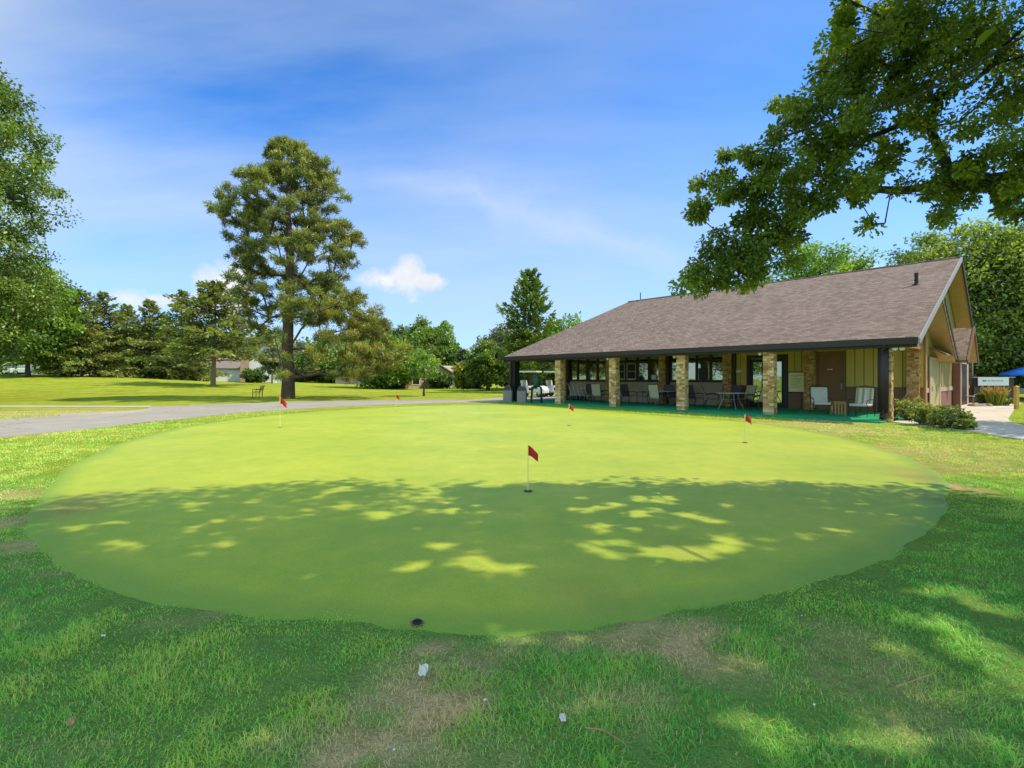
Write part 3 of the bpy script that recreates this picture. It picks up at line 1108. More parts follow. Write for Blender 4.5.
ch_beige = make_chair('patio_chair', '', M['beige_sling'], M['darkmetal'])
ch_dark = make_chair('patio_chair', '', M['dark_sling'], M['darkmetal'])
used = {0: False, 1: False}
chairs = [
    (588, 3.4, 20, 1, 'dark sling chair beside the pull carts, farthest back along the porch wall', 0),
    (598, 2.3, 200, 0, 'beige sling chair nearest the pull carts, back turned to the lawn', 0),
    (606, 3.6, -40, 1, 'dark sling chair half hidden behind the stone column right of the pull carts', 0),
    (629, 2.6, 75, 1, 'dark sling chair in profile alone under the white framed sash window', 0),
    (645, 2.9, -30, 1, 'dark low chair left of the beige chair under the plain windows', 0),
    (657, 1.8, 185, 0, 'beige sling chair with upright back between the second and third porch columns', 0),
    (669, 2.7, 30, 1, 'dark chair right of the beige chair by the dark board', 0),
    (677, 3.5, -70, 1, 'dark chair partly behind the stone column right of the white notice window', 0),
    (695, 2.6, 70, 1, 'dark sling chair in profile just right of the middle stone column', 0),
    (712, 2.3, 120, 0, 'beige sling chair facing the glass table from its left side', 0),
    (733, 3.7, 0, 1, 'dark chair tucked behind the glass table', 0),
    (745, 3.2, -15, 0, 'greyish beige chair behind the right end of the glass table', 0),
    (758, 1.9, -110, 0, 'beige sling chair leaning back in front of the glass doors', 0),
]
for i, (px, y, rz, k, lab, _) in enumerate(chairs):
    src = ch_dark if k else ch_beige
    x = tx(px, y)
    w = loc(x, y, FZ)
    if not used[k]:
        used[k] = True
        src.location = w
        src.rotation_euler = (0, 0, TH + R(rz) + math.pi)
        src['label'] = lab
        src['group'] = 'sling chairs on the porch'
    else:
        again(src, w, TH + R(rz) + math.pi, lab, 'sling chairs on the porch')


def cushion_chair(px, y, rz, label, striped):
    t = thing('cushioned_chair', label, 'chair', loc(tx(px, y), y, FZ), TH + rz + math.pi, 'cushioned chairs by the brown door')
    mb = MB()
    mb.box((0, 0.02, 0.43), (0.56, 0.54, 0.09))
    mb.build('seat_cushion', M['cushion'], t, 0.03)
    mb = MB()
    mb.box((0, -0.3, 0.75), (0.56, 0.09, 0.6), 0, R(12))
    bk = mb.build('back_cushion', M['cushion'], t, 0.03)
    if striped:
        for j, (xx, mm) in enumerate(((-0.2, 'olive_side'), (-0.05, 'housegrey'), (0.03, 'olive_side'), (0.12, 'housegrey'), (0.21, 'olive_side'))):
            mb = MB()
            mb.box((xx, -0.248, 0.75), (0.05, 0.006, 0.56), 0, R(12))
            mb.build('fabric_stripe', M[mm], bk)
    for s in (-1, 1):
        x = s * 0.3
        mb = MB()
        mb.tube([(x, 0.25, 0.6), (x, 0.33, 0.5), (x, 0.2, 0.3), (x, 0.3, 0.02)], 0.014, 6)
        mb.build('leg', M['darkmetal'], t)
        mb = MB()
        mb.tube([(x, -0.38, 1.06), (x, -0.26, 0.4), (x, -0.36, 0.02)], 0.014, 6)
        mb.build('leg', M['darkmetal'], t)
        mb = MB()
        mb.tube([(x, 0.25, 0.605), (x, 0.0, 0.64), (x, -0.3, 0.62)], 0.016, 6)
        mb.build('armrest', M['darkmetal'], t)
    mb = MB()
    mb.tube([(-0.3, -0.38, 1.06), (0, -0.4, 1.12), (0.3, -0.38, 1.06)], 0.014, 6)
    mb.build('back_frame', M['darkmetal'], t)
    return t


cushion_chair(821, 1.3, R(28), 'black metal chair with plain pale cushion, left of the wooden side table', False)
cushion_chair(861, 1.1, R(-8), 'black metal chair with striped back cushion near the porch corner', True)
t = thing('side_table', 'small wooden side table with vertical slats between the two cushioned chairs', 'side table', loc(tx(838, 1.5), 1.5, FZ), TH + R(20))
mb = MB()
mb.box((0, 0, 0.5), (0.5, 0.45, 0.03))
mb.build('table_top', M['wood'], t, 0.005)
for sx in (-1, 1):
    for sy in (-1, 1):
        mb = MB()
        mb.box((sx * 0.21, sy * 0.18, 0.243), (0.06, 0.05, 0.485))
        mb.build('leg', M['wood'], t)
mb = MB()
for x in (-0.1, 0.0, 0.1):
    mb.box((x, -0.2, 0.25), (0.055, 0.02, 0.46))
mb.box((0, -0.2, 0.46), (0.36, 0.022, 0.05))
mb.build('slat_side', M['wood'], t)


def patio_table(px, y, label, rz):
    t = thing('patio_table', label, 'table', loc(tx(px, y), y, FZ), TH + rz, 'round patio tables on the porch')
    mb = MB()
    mb.lathe([(0.62, 0.70), (0.64, 0.71), (0.64, 0.725), (0.62, 0.735)], (0, 0, 0), 28)
    mb.build('table_top', M['signface'], t)
    for k in range(4):
        a = R(45 + 90 * k)
        c, s = math.cos(a), math.sin(a)
        mb = MB()
        mb.tube([(0.3 * c, 0.3 * s, 0.70), (0.34 * c, 0.34 * s, 0.45), (0.48 * c, 0.48 * s, 0.18), (0.56 * c, 0.56 * s, 0.0)], 0.02, 7)
        mb.build('leg', M['greymetal'], t)
    mb = MB()
    pts = [(0.34 * math.cos(R(45 + 90 * k)), 0.34 * math.sin(R(45 + 90 * k)), 0.42) for k in range(5)]
    mb.tube(pts, 0.012, 6)
    mb.build('stretcher', M['greymetal'], t)
    return t


patio_table(731, 2.3, 'pale round patio table with splayed grey legs left of the glass doors', 0)
patio_table(664, 2.9, 'round patio table among the dark chairs behind the middle columns', 0.4)

# notice board, broom by the corner
t = thing('notice_board', 'cream notice board in a dark frame beside the glass doors', 'notice board', loc(-4.2, WY - 0.001, 0), TH)
nx0, nx1 = -0.36, 0.30
mb = MB()
mb.b2((nx0 - 0.03, -0.06, 0.78), (nx1 + 0.12, -0.026, 1.74))
fr = mb.build('frame', M['darkmetal'], t)
mb = MB()
mb.b2((nx0, -0.064, 0.82), (nx1, -0.061, 1.70))
pa = mb.build('poster', M['poster'], t)
mb = MB()
for i in range(9):
    wdt = (0.5, 0.3, 0.44, 0.47, 0.4, 0.46, 0.3, 0.45, 0.36)[i]
    mb.b2((nx0 + 0.08, -0.067, 1.56 - i * 0.07), (nx0 + 0.08 + wdt, -0.0645, 1.585 - i * 0.07))
mb.build('printed_lines', M['posterink'], pa)
t = thing('broom', 'pale handled broom leaning in the porch corner by the stone pilaster', 'broom', loc(0.0, 4.1, FZ), TH)
mb = MB()
mb.tube([(-0.35, -0.15, 0.12), (0.0, 0.24, 1.35)], 0.014, 6)
mb.build('handle', M['rake'], t)
mb = MB()
mb.box((-0.37, -0.17, 0.07), (0.34, 0.09, 0.14), R(20))
mb.build('brush_head', M['darkmetal'], t)

# litter bins at the far porch corner
for i, (px, y, lab) in enumerate(((508, -0.62, 'grey square litter bin left of the dark corner post'), (522, -0.62, 'grey square litter bin right of the dark corner post'))):
    t = thing('litter_bin', lab, 'bin', loc(tx(px, y), y, 0.0), TH + R(40), 'litter bins at the far porch corner')
    mb = MB()
    mb.box((0, 0, 0.36), (0.5, 0.5, 0.72))
    for x in (-0.16, 0, 0.16):
        for s in (-1, 1):
            mb.box((x, s * 0.256, 0.36), (0.11, 0.016, 0.66))
            mb.box((s * 0.256, x, 0.36), (0.016, 0.11, 0.66))
    mb.build('body', M['bin'], t)
    mb = MB()
    mb.add([(-.27, -.27, .722), (.27, -.27, .722), (.27, .27, .722), (-.27, .27, .722), (-.17, -.17, .97), (.17, -.17, .97), (.17, .17, .97), (-.17, .17, .97)],
           [(0, 1, 5, 4), (1, 2, 6, 5), (2, 3, 7, 6), (3, 0, 4, 7), (4, 5, 6, 7), (3, 2, 1, 0)])
    mb.build('lid', M['binlid'], t)
# water cooler stand
wy = -0.55
t = thing('cooler_stand', 'black metal stand with shelf and two white cup boxes in the far porch bay', 'stand', loc(tx(536.5, wy), wy, 0.045), 0.05)
for sx in (-1, 1):
    for sy in (-1, 1):
        mb = MB()
        mb.tube([(sx * 0.3, sy * 0.25, 0), (sx * 0.24, sy * 0.2, 0.9)], 0.04, 6)
        mb.build('leg', M['darkmetal'], t)
for z, nm in ((0.9, 'top_shelf'), (0.45, 'shelf'), (0.16, 'shelf')):
    mb = MB()
    mb.box((0, 0, z), (0.52, 0.44, 0.03))
    mb.build(nm, M['darkmetal'], t)
for sx in (-1, 1):
    mb = MB()
    mb.box((sx * 0.11, -0.24, 0.68), (0.15, 0.05, 0.26))
    mb.build('cup_box', M['cushion'], t)
t = thing('water_cooler', 'dark green round water cooler on the black stand', 'water cooler', loc(tx(536.5, wy), wy, 0.96), TH)
mb = MB()
mb.lathe([(0.20, 0.0), (0.22, 0.03), (0.235, 0.5), (0.21, 0.54)], (0, 0, 0), 18)
mb.build('body', M['green_cooler'], t, 0, True)
mb = MB()
mb.lathe([(0.235, 0.535), (0.24, 0.57), (0.17, 0.61), (0.05, 0.62), (0.045, 0.67)], (0, 0, 0), 18)
mb.build('lid', M['green_cooler'], t, 0, True)
mb = MB()
mb.tube([(0, -0.22, 0.07), (0, -0.29, 0.07), (0, -0.3, 0.03)], 0.018, 6)
mb.build('spigot', M['white'], t)


# pull carts along the wall
def make_pull_cart():
    t = thing('pull_cart', '', 'pull cart', (0, 0, 0), 0, 'golf pull carts lined up by the window wall')
    mb = MB()
    mb.tube([(0, 0.15, 0.1), (0, -0.02, 0.55), (0, -0.18, 1.0), (0, -0.42, 1.08)], 0.028, 6)
    mb.tube([(-0.14, 0.05, 0.36), (0.14, 0.05, 0.36)], 0.015, 6)
    mb.tube([(-0.12, -0.1, 0.78), (0.12, -0.1, 0.78)], 0.015, 6)
    mb.build('frame', M['cream'], t)
    for s in (-1, 1):
        mb = MB()
        mb.tube([(0, 0.02, 0.55), (s * 0.26, 0.06, 0.15)], 0.02, 6)
        mb.build('strut', M['greymetal'], t)
        mb = MB()
        mb.lathe([(0.11, -0.02), (0.145, -0.015), (0.15, 0.0), (0.145, 0.015), (0.11, 0.02)], (s * 0.28, 0.06, 0.15), 14, 'X')
        w = mb.build('wheel', M['tire'], t)
        mb = MB()
        mb.lathe([(0.02, -0.03), (0.09, -0.021), (0.09, 0.021), (0.02, 0.03)], (s * 0.28, 0.06, 0.15), 10, 'X')
        mb.build('hub', M['rake'], w)
    return t


pc = make_pull_cart()
words5 = ['first', 'second', 'third', 'fourth', 'last']
for i, px in enumerate((570.5, 574.5, 578.5, 582.5, 586)):
    lab = '%s golf pull cart from the far end of the row against the window wall' % words5[i]
    y = 3.4
    if i == 0:
        pc.location = loc(tx(px, y), y, FZ)
        pc.rotation_euler = (0, 0, TH)
        pc['label'] = lab
    else:
        again(pc, loc(tx(px, y), y, FZ), TH + R(random.uniform(-10, 10)), lab, 'golf pull carts lined up by the window wall')


# golf carts beyond the porch
def make_golf_cart():
    t = thing('golf_cart', '', 'golf cart', (0, 0, 0), 0, 'golf carts parked beyond the porch')
    mb = MB()
    prof = [(-1.15, 0.3), (-1.15, 0.72), (-0.55, 0.78), (-0.5, 0.42), (0.45, 0.36), (0.62, 0.62), (0.7, 0.86), (1.0, 0.78), (1.18, 0.55), (1.15, 0.3)]
    mb.prism(prof, 'y', -0.56, 0.56)
    mb.build('body', M['carwhite'], t, 0.03)
    mb = MB()
    mb.box((-0.15, 0, 1.9), (1.45, 1.1, 0.11))
    mb.build('roof', M['cream'], t, 0.025)
    for sx, tx_ in ((0.66, 0.5), (-0.9, -0.85)):
        for s in (-1, 1):
            mb = MB()
            mb.tube([(sx, s * 0.5, 0.75), (tx_, s * 0.48, 1.88)], 0.022, 6)
            mb.build('roof_post', M['darkmetal'], t)
    mb = MB()
    mb.box((-0.35, 0, 0.76), (0.55, 1.0, 0.14))
    mb.build('seat', M['cushion'], t, 0.03)
    mb = MB()
    mb.box((-0.65, 0, 1.05), (0.12, 1.0, 0.42), 0, 0, R(-10))
    mb.build('backrest', M['cushion'], t, 0.03)
    mb = MB()
    mb.tube([(0.55, 0.25, 0.8), (0.25, 0.25, 1.02)], 0.02, 6)
    ringp = [(0.25 + 0.09 * math.sin(a), 0.25 + 0.17 * math.cos(a), 1.02 + 0.14 * math.sin(a)) for a in [2 * math.pi * k / 12 for k in range(13)]]
    mb.tube(ringp, 0.015, 5)
    mb.build('steering_wheel', M['darkmetal'], t)
    for sx in (0.8, -0.72):
        for s in (-1, 1):
            mb = MB()
            mb.lathe([(0.13, -0.09), (0.22, -0.09), (0.24, -0.05), (0.24, 0.05), (0.22, 0.09), (0.13, 0.09)], (sx, s * 0.5, 0.24), 18, 'Y')
            w = mb.build('wheel', M['tire'], t)
            mb = MB()
            mb.lathe([(0.05, -0.1), (0.125, -0.092), (0.125, 0.092), (0.05, 0.1)], (sx, s * 0.5, 0.24), 12, 'Y')
            mb.build('rim', M['rake'], w)
    mb = MB()
    mb.box((-0.95, 0, 0.95), (0.2, 0.9, 0.08))
    mb.tube([(-1.0, -0.4, 0.75), (-1.0, -0.4, 1.1), (-1.0, 0.4, 1.1), (-1.0, 0.4, 0.75)], 0.02, 6)
    mb.build('bag_rack', M['darkmetal'], t)
    for s in (-1, 1):
        mb = MB()
        mb.box((1.13, s * 0.38, 0.6), (0.06, 0.16, 0.09))
        mb.build('headlight', M['signface'], t)
    return t


gc = make_golf_cart()
gc['label'] = 'white golf cart with cream roof parked beyond the far porch bay, nearer the corner post'
p = at(532, 0, 37.5)
gc.location = (p.x, p.y, 0.02)
gc.rotation_euler = (0, 0, R(-25))
p = at(557, 0, 38.5)
again(gc, (p.x, p.y, 0.02), R(-28), 'white golf cart half hidden behind the second stone column', 'golf carts parked beyond the porch')
# ---------------------------------------------------------------- practice flags
flags = [(528, 492, 446, 'red practice flag nearest the camera, at the edge of the shade', 1), (280, 428, 397, 'red practice flag on the left side of the green near the path', 1),
         (396, 411, 394, 'red practice flag at the far edge of the green, left of the porch', 1), (569, 426, 404.5, 'red practice flag on the far green before the first stone column', 1), (745, 443, 415, 'red practice flag in front of the patio table and glass doors', 1)]
for px, py, pt, lab, s in flags:
    x, y = gp(px, py)
    h = (py - pt) * y / F
    t = thing('practice_flag', lab, 'flag', (x, y, 0.014), R(random.uniform(-15, 15)), 'red flags on the putting green')
    mb = MB()
    mb.tube([(0, 0, 0.0), (0, 0, h)], 0.0055 if y < 8 else 0.009, 8)
    mb.build('pole', M['polewhite'], t)
    mb = MB()
    fw, fh = h * 0.21, h * 0.36
    vs, fs = [], []
    n = 8
    for i in range(n + 1):
        u = i / n
        for j in range(5):
            v = j / 4
            droop = -0.55 * fh * u ** 1.3
            vs.append((0.006 + fw * u, 0.02 * math.sin(u * 7) * (0.3 + v), h - 0.005 + droop - fh * 0.62 * v * (1 - 0.25 * u)))
    for i in range(n):
        for j in range(4):
            fs.append((i * 5 + j, i * 5 + j + 1, (i + 1) * 5 + j + 1, (i + 1) * 5 + j))
    mb.add(vs, fs)
    f = mb.build('flag_cloth', M['flagred'], t, 0, True)
    sd = f.modifiers.new('thick', 'SOLIDIFY')
    sd.thickness = 0.002
    mb = MB()
    mb.lathe([(0.055, 0.0005), (0.054, 0.002), (0.02, 0.0025)], (0, 0, 0), 18)
    mb.build('cup', M['tire'], t)

# sprinkler head, litter, twigs, fallen leaves
x, y = gp(417, 624)
t = thing('sprinkler_head', 'small black sprinkler head sunk in the near edge of the green', 'sprinkler', (x, y, 0.006))
mb = MB()
mb.lathe([(0.045, 0.0), (0.045, 0.018), (0.036, 0.024), (0.03, 0.016)], (0, 0, 0), 18)
mb.build('housing', M['tire'], t)
mb = MB()
mb.lathe([(0.02, 0.0), (0.022, 0.034), (0.012, 0.042)], (0, 0, 0), 12)
mb.build('nozzle_cap', M['binlid'], t)
mb = MB()
for k in range(9):
    a = 2 * math.pi * k / 9
    rr = 0.05 + 0.012 * random.random()
    mb.box((rr * math.cos(a), rr * math.sin(a), 0.0), (0.024, 0.02, 0.012), a)
mb.build('soil_rim', M['brown'], t)
t.scale = (0.62, 0.62, 0.62)


def crumpled(name, px, py, size, mat, label, cat, seed):
    rnd = random.Random(seed)
    x, y = gp(px, py)
    mb = MB()
    n = 5
    vs, fs = [], []
    for i in range(n):
        for j in range(n):
            vs.append(((i / (n - 1) - .5) * size + rnd.uniform(-1, 1) * size * .06, (j / (n - 1) - .5) * size * .6 + rnd.uniform(-1, 1) * size * .06, abs(rnd.gauss(0, 1)) * size * .09))
    for i in range(n - 1):
        for j in range(n - 1):
            fs.append((i * n + j, (i + 1) * n + j, (i + 1) * n + j + 1, i * n + j + 1))
    mb.add(vs, fs)
    o = mb.build(name, mat)
    o.location = (x, y, 0.045)
    o.rotation_euler = (R(rnd.uniform(-12, 12)), R(rnd.uniform(-12, 12)), R(rnd.uniform(0, 180)))
    return tag(o, label, cat)


crumpled('paper_scrap', 423, 680, 0.075, M['cream'], 'crumpled white paper scrap on dry grass below the sprinkler head', 'litter', 1)
crumpled('pale_leaf', 563, 729, 0.04, M['cream'], 'small pale fallen leaf in the grass at bottom centre', 'leaf', 2)
crumpled('fallen_leaf', 71, 733, 0.04, M['wood'], 'tan fallen leaf in dark grass toward the lower left corner', 'leaf', 3)
crumpled('white_petal', 103, 644, 0.03, M['white'], 'tiny white petal in the shaded grass left below the green', 'leaf', 4)
crumpled('fallen_leaf', 700, 655, 0.035, M['wood'], 'brown fallen leaf on the dry patch right of bottom centre', 'leaf', 5)
_r = random.Random(12)
for i in range(9):
    px_, py_ = _r.uniform(20, 1000), _r.uniform(610, 762)
    _o = crumpled('fallen_petal', px_, py_, _r.uniform(0.010, 0.016), M[_r.choice(['cream', 'wood', 'white'])], 'tiny pale fleck of leaf or petal lying in the shaded foreground grass', 'petal', 40 + i)
    _o['group'] = 'pale flecks in the foreground grass'
for i, (pts, lab) in enumerate((([(585, 740), (603, 745), (618, 757), (628, 768)], 'thin forked pale twig at the bottom edge of the lawn'),
                                ([(895, 698), (912, 694), (932, 689)], 'short pale twig on the sunny grass at lower right'),
                                ([(783, 646), (775, 650), (790, 655)], 'small bent twig in shaded grass right of the dry patch'))):
    mb = MB()
    q = [Vector(gp(*p)).to_3d() + Vector((0, 0, 0.05 + 0.01 * k)) for k, p in enumerate(pts)]
    mb.tube(q, [0.003] * (len(q) - 1) + [0.0015], 5)
    o = mb.build('twig', M['wood'])
    tag(o, lab, 'twig')

# ---------------------------------------------------------------- bench by the pine
bx, by = gp(257.5, 398)
t = thing('park_bench', 'small dark wooden bench on the lawn left of the big pine', 'bench', (bx, by, terr(bx, by)), R(-72))
mb = MB()
for k in range(4):
    mb.box((0, -0.18 + 0.12 * k, 0.44), (1.5, 0.09, 0.035))
mb.build('seat', M['wood'], t)
mb = MB()
for k in range(3):
    mb.box((0, 0.27 + 0.03 * k, 0.58 + 0.13 * k), (1.5, 0.03, 0.09))
mb.build('backrest', M['wood'], t)
for s in (-1, 1):
    mb = MB()
    mb.tube([(s * 0.65, -0.2, 0), (s * 0.65, -0.2, 0.62), (s * 0.65, 0.2, 0.62)], 0.03, 6)
    mb.build('leg', M['darkmetal'], t)
    mb = MB()
    mb.tube([(s * 0.65, 0.2, 0), (s * 0.65, 0.22, 0.45), (s * 0.65, 0.34, 0.92)], 0.03, 6)
    mb.build('leg', M['darkmetal'], t)


# ---------------------------------------------------------------- vegetation
def leaves(name, pos, dirs, nrm, length, width, shade, mat, parent=None, fold=0.25, kind6=True):
    """many leaves: pos (n,3) base, dirs growth, nrm face normals"""
    n = len(pos)
    dirs = dirs / (np.linalg.norm(dirs, axis=1, keepdims=True) + 1e-9)
    side = np.cross(dirs, nrm)
    side /= (np.linalg.norm(side, axis=1, keepdims=True) + 1e-9)
    up = np.cross(side, dirs)
    Lh = length[:, None]
    W = width[:, None]
    if kind6:
        pts = [pos, pos + dirs * Lh * .30 + side * W * .42 + up * W * fold, pos + dirs * Lh * .68 + side * W * .40 + up * W * fold * .8,
               pos + dirs * Lh, pos + dirs * Lh * .68 - side * W * .40 + up * W * fold * .8, pos + dirs * Lh * .30 - side * W * .42 + up * W * fold]
        co = np.stack(pts, 1).reshape(-1, 3)
        b = np.arange(n)[:, None] * 6
        q = np.concatenate([b + np.array([[0, 1, 2, 3]]), b + np.array([[0, 3, 4, 5]])], 1).reshape(-1)
        sizes = np.full(2 * n, 4)
        sh = np.repeat(shade, 6)
    else:
        pts = [pos - side * W * .5, pos + side * W * .5, pos + dirs * Lh + side * W * .18, pos + dirs * Lh - side * W * .18]
        co = np.stack(pts, 1).reshape(-1, 3)
        q = np.arange(4 * n)
        sizes = np.full(n, 4)
        sh = np.repeat(shade, 4)
    return raw_mesh(name, co, q, sizes, mat, parent, {'shade': np.clip(sh, 0, 1)})


def skeleton(trunk_pts, targets, jitter=0.12, step=0.8, rng=RNG):
    """grow branches from a trunk polyline to the target points, each from the nearest node below it"""
    nodes = [np.array(p, float) for p in trunk_pts]
    parent = [-1] + list(range(len(trunk_pts) - 1))
    tp = np.array(trunk_pts, float)
    d0 = np.min(np.linalg.norm(targets[:, None, :] - tp[None], axis=2), axis=1)
    ntr = len(trunk_pts)
    arr = np.zeros((len(nodes) + len(targets) * 12, 3))
    arr[:len(nodes)] = nodes
    cnt = len(nodes)
    for i in np.argsort(d0):
        c = targets[i]
        D = c - arr[:cnt]
        dist = np.linalg.norm(D, axis=1)
        pen = dist + np.maximum(0, -(D[:, 2])) * 0.9 + 0.25 * np.maximum(0, 0.6 * dist - np.abs(D[:, 2])) * 0
        if ntr > 1:
            pen[0] += 3.0
        j = int(np.argmin(pen))
        m = max(1, min(10, int(dist[j] / step)))
        prev = j
        a = arr[j].copy()
        for k in range(1, m + 1):
            u = k / m
            p = a + (c - a) * u
            if k < m:
                p = p + rng.normal(0, jitter * dist[j] / m, 3)
                p[2] += 0.10 * dist[j] * math.sin(u * math.pi) * 0.6
            if cnt >= len(arr):
                arr = np.concatenate([arr, np.zeros((2000, 3))])
            arr[cnt] = p
            parent.append(prev)
            prev = cnt
            cnt += 1
    return arr[:cnt], parent


def branch_mesh(name, nodes, parent, r_tip, r_max, mat, par, power=0.5, sides=6, trunk_r=None):
    n = len(nodes)
    w = np.zeros(n)
    has = np.zeros(n, bool)
    for i in range(n - 1, -1, -1):
        if not has[i]:
            w[i] += 1
        if parent[i] >= 0:
            w[parent[i]] += w[i]
            has[parent[i]] = True
    r = np.minimum(r_max, r_tip * w ** power)
    if trunk_r:
        for i, q in enumerate(trunk_r):
            r[i] = q
    co, loops = [], []
    for i in range(n):
        p = parent[i]
        if p < 0:
            continue
        a, b = nodes[p], nodes[i]
        d = b - a
        ln = np.linalg.norm(d)
        if ln < 1e-5:
            continue
        d = d / ln
        ref = np.array([0, 0, 1.0]) if abs(d[2]) < 0.9 else np.array([1.0, 0, 0])
        s = np.cross(d, ref)
        s /= np.linalg.norm(s)
        t = np.cross(s, d)
        ra = min(r[p], r[i] * 1.6) if not (trunk_r and i < len(trunk_r)) else r[p]
        k = len(co)
        ns = sides if r[i] > 0.03 else 4
        for (c, rr) in ((a, ra), (b + d * r[i] * .3, r[i])):
            for q in range(ns):
                th = 2 * math.pi * q / ns
                co.append(c + (s * math.cos(th) + t * math.sin(th)) * rr)
        for q in range(ns):
            q2 = (q + 1) % ns
            loops += [k + q, k + q2, k + ns + q2, k + ns + q]
    return raw_mesh(name, np.array(co), loops, np.full(len(loops) // 4, 4), mat, par, None, True)


def rand_dirs(n, rng=RNG):
    v = rng.normal(size=(n, 3))
    return v / np.linalg.norm(v, axis=1, keepdims=True)


def clump_leaves(centers, radii, per, leaf, rng=RNG, flat_=0.7, updroop=0.0, shade_var=0.25, center=None, aspect=0.6):
    n = len(centers)
    idx = np.repeat(np.arange(n), per)
    m = len(idx)
    off = rand_dirs(m, rng) * (rng.random(m) ** 0.45)[:, None]
    off[:, 2] *= flat_
    pos = centers[idx] + off * radii[idx][:, None]
    dirs = off * 0.8 + rng.normal(0, 0.6, (m, 3))
    dirs[:, 2] += updroop
    nrm = rng.normal(0, 0.55, (m, 3)) + np.array([0, 0, 0.9]) + off * 0.5
    ln = leaf * (0.55 + 0.9 * rng.random(m))
    cs = rng.random(n)
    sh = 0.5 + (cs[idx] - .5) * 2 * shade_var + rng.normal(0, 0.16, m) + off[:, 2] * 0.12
    return pos, dirs, nrm, ln, ln * aspect, sh


def shape_points(n, fn, zlo, zhi, rng=RNG, shell=0.55, lumps=7, lump_amp=0.25):
    """random points in a body of revolution fn(u)->radius, denser near the outside, with lumpy outline"""
    ph = rng.random((lumps, 3)) * 6.28
    out = []
    while len(out) < n:
        u = rng.random()
        z = zlo + (zhi - zlo) * u
        th = rng.random() * 6.283
        r = fn(u)
        l = 1 + lump_amp * sum(math.sin((k + 2) * th + ph[k, 0]) * math.sin((k + 1) * 2.1 * u * 3 + ph[k, 1]) for k in range(lumps)) / 2.2
        if rng.random() > (r / 1.0) ** 1 / max(1e-6, max(fn(q / 10) for q in range(11))) + 0.05:
            continue
        q = rng.random() ** (1 - shell)
        rr = r * l * (q ** 0.7)
        out.append((rr * math.cos(th), rr * math.sin(th), z))
    return np.array(out)


LM = {}
LM['ash'] = leafmat('ash_leaves', (0.035, 0.075, 0.012), (0.24, 0.34, 0.05), 0.38)
LM['oak'] = leafmat('oak_leaves', (0.045, 0.09, 0.013), (0.36, 0.43, 0.055), 0.5)
LM['bright'] = leafmat('bright_leaves', (0.055, 0.12, 0.014), (0.27, 0.42, 0.05), 0.42)
LM['deep'] = leafmat('deep_green_leaves', (0.025, 0.06, 0.012), (0.20, 0.29, 0.05), 0.38)
LM['olivegrey'] = leafmat('olive_grey_leaves', (0.05, 0.065, 0.035), (0.24, 0.26, 0.15), 0.3)
LM['pine'] = leafmat('pine_needles', (0.035, 0.05, 0.012), (0.38, 0.39, 0.075), 0.3, 0.05)
LM['pinebrown'] = leafmat('bronze_pine_needles', (0.06, 0.068, 0.010), (0.42, 0.40, 0.065), 0.28, 0.05)
LM['spruce'] = leafmat('spruce_needles', (0.05, 0.07, 0.02), (0.44, 0.48, 0.13), 0.3, 0.05)
LM['bluespruce'] = leafmat('blue_spruce_needles', (0.035, 0.055, 0.05), (0.15, 0.19, 0.17), 0.2, 0.05)
LM['shrub'] = leafmat('shrub_leaves', (0.05, 0.08, 0.015), (0.42, 0.44, 0.10), 0.35)
LM['yellow'] = leafmat('yellow_leaves', (0.12, 0.16, 0.01), (0.45, 0.42, 0.04), 0.35)


def broadleaf(name, label, X, Y, z0, height, radius, leafm, nclump, per, leaf, bole=0.25, shape='round', cat='tree', group=None, seed=1, trunk_r=0.25, rc=None, bark='trunk', gaps=0.25, lean=(0, 0)):
    rng = np.random.default_rng(seed)
    t = thing(name, label, cat, (X, Y, z0), 0, group)
    zlo, zhi = height * bole, height * 0.97
    if shape == 'round':
        fn = lambda u: radius * math.sqrt(max(0.02, 1 - (2 * u - 0.9) ** 2 * 0.92 if u < 0.95 else 0.08))
    elif shape == 'cone':
        fn = lambda u: radius * max(0.06, (1 - u) ** 0.75) * min(1, 0.55 + 3 * u)
    else:  # column
        fn = lambda u: radius * max(0.12, (1 - abs(2 * u - 0.8) ** 2.4 * 0.75))
    nclump, per, leaf = int(nclump * 1.7), int(per * 1.25), leaf * 1.12
    P = shape_points(nclump, fn, zlo, zhi, rng, 0.6, 6, gaps)
    P[:, 0] += lean[0] * P[:, 2]
    P[:, 1] += lean[1] * P[:, 2]
    ht = height * (0.9 if shape != 'round' else 0.62)
    tp = [(lean[0] * ht * k / 6 + rng.normal(0, 0.03) * (k > 0), lean[1] * ht * k / 6 + rng.normal(0, 0.03) * (k > 0), ht * k / 6 - (0.15 if k == 0 else 0)) for k in range(7)]
    nodes, par = skeleton(tp, P, 0.12, max(0.6, height / 12), rng)
    tr = [trunk_r * (1.35 if k == 0 else 1) * (1 - 0.75 * k / 6) for k in range(7)]
    branch_mesh('trunk', nodes, par, 0.012 * height / 8, trunk_r * 0.6, M[bark], t, 0.5, 6, tr)
    rcl = (rc or radius * 0.2) * (0.7 + 0.7 * rng.random(len(P)))
    a = clump_leaves(P, rcl, per, leaf, rng, shade_var=0.42)
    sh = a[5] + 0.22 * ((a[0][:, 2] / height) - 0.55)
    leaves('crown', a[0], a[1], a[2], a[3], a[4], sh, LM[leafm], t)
    return t


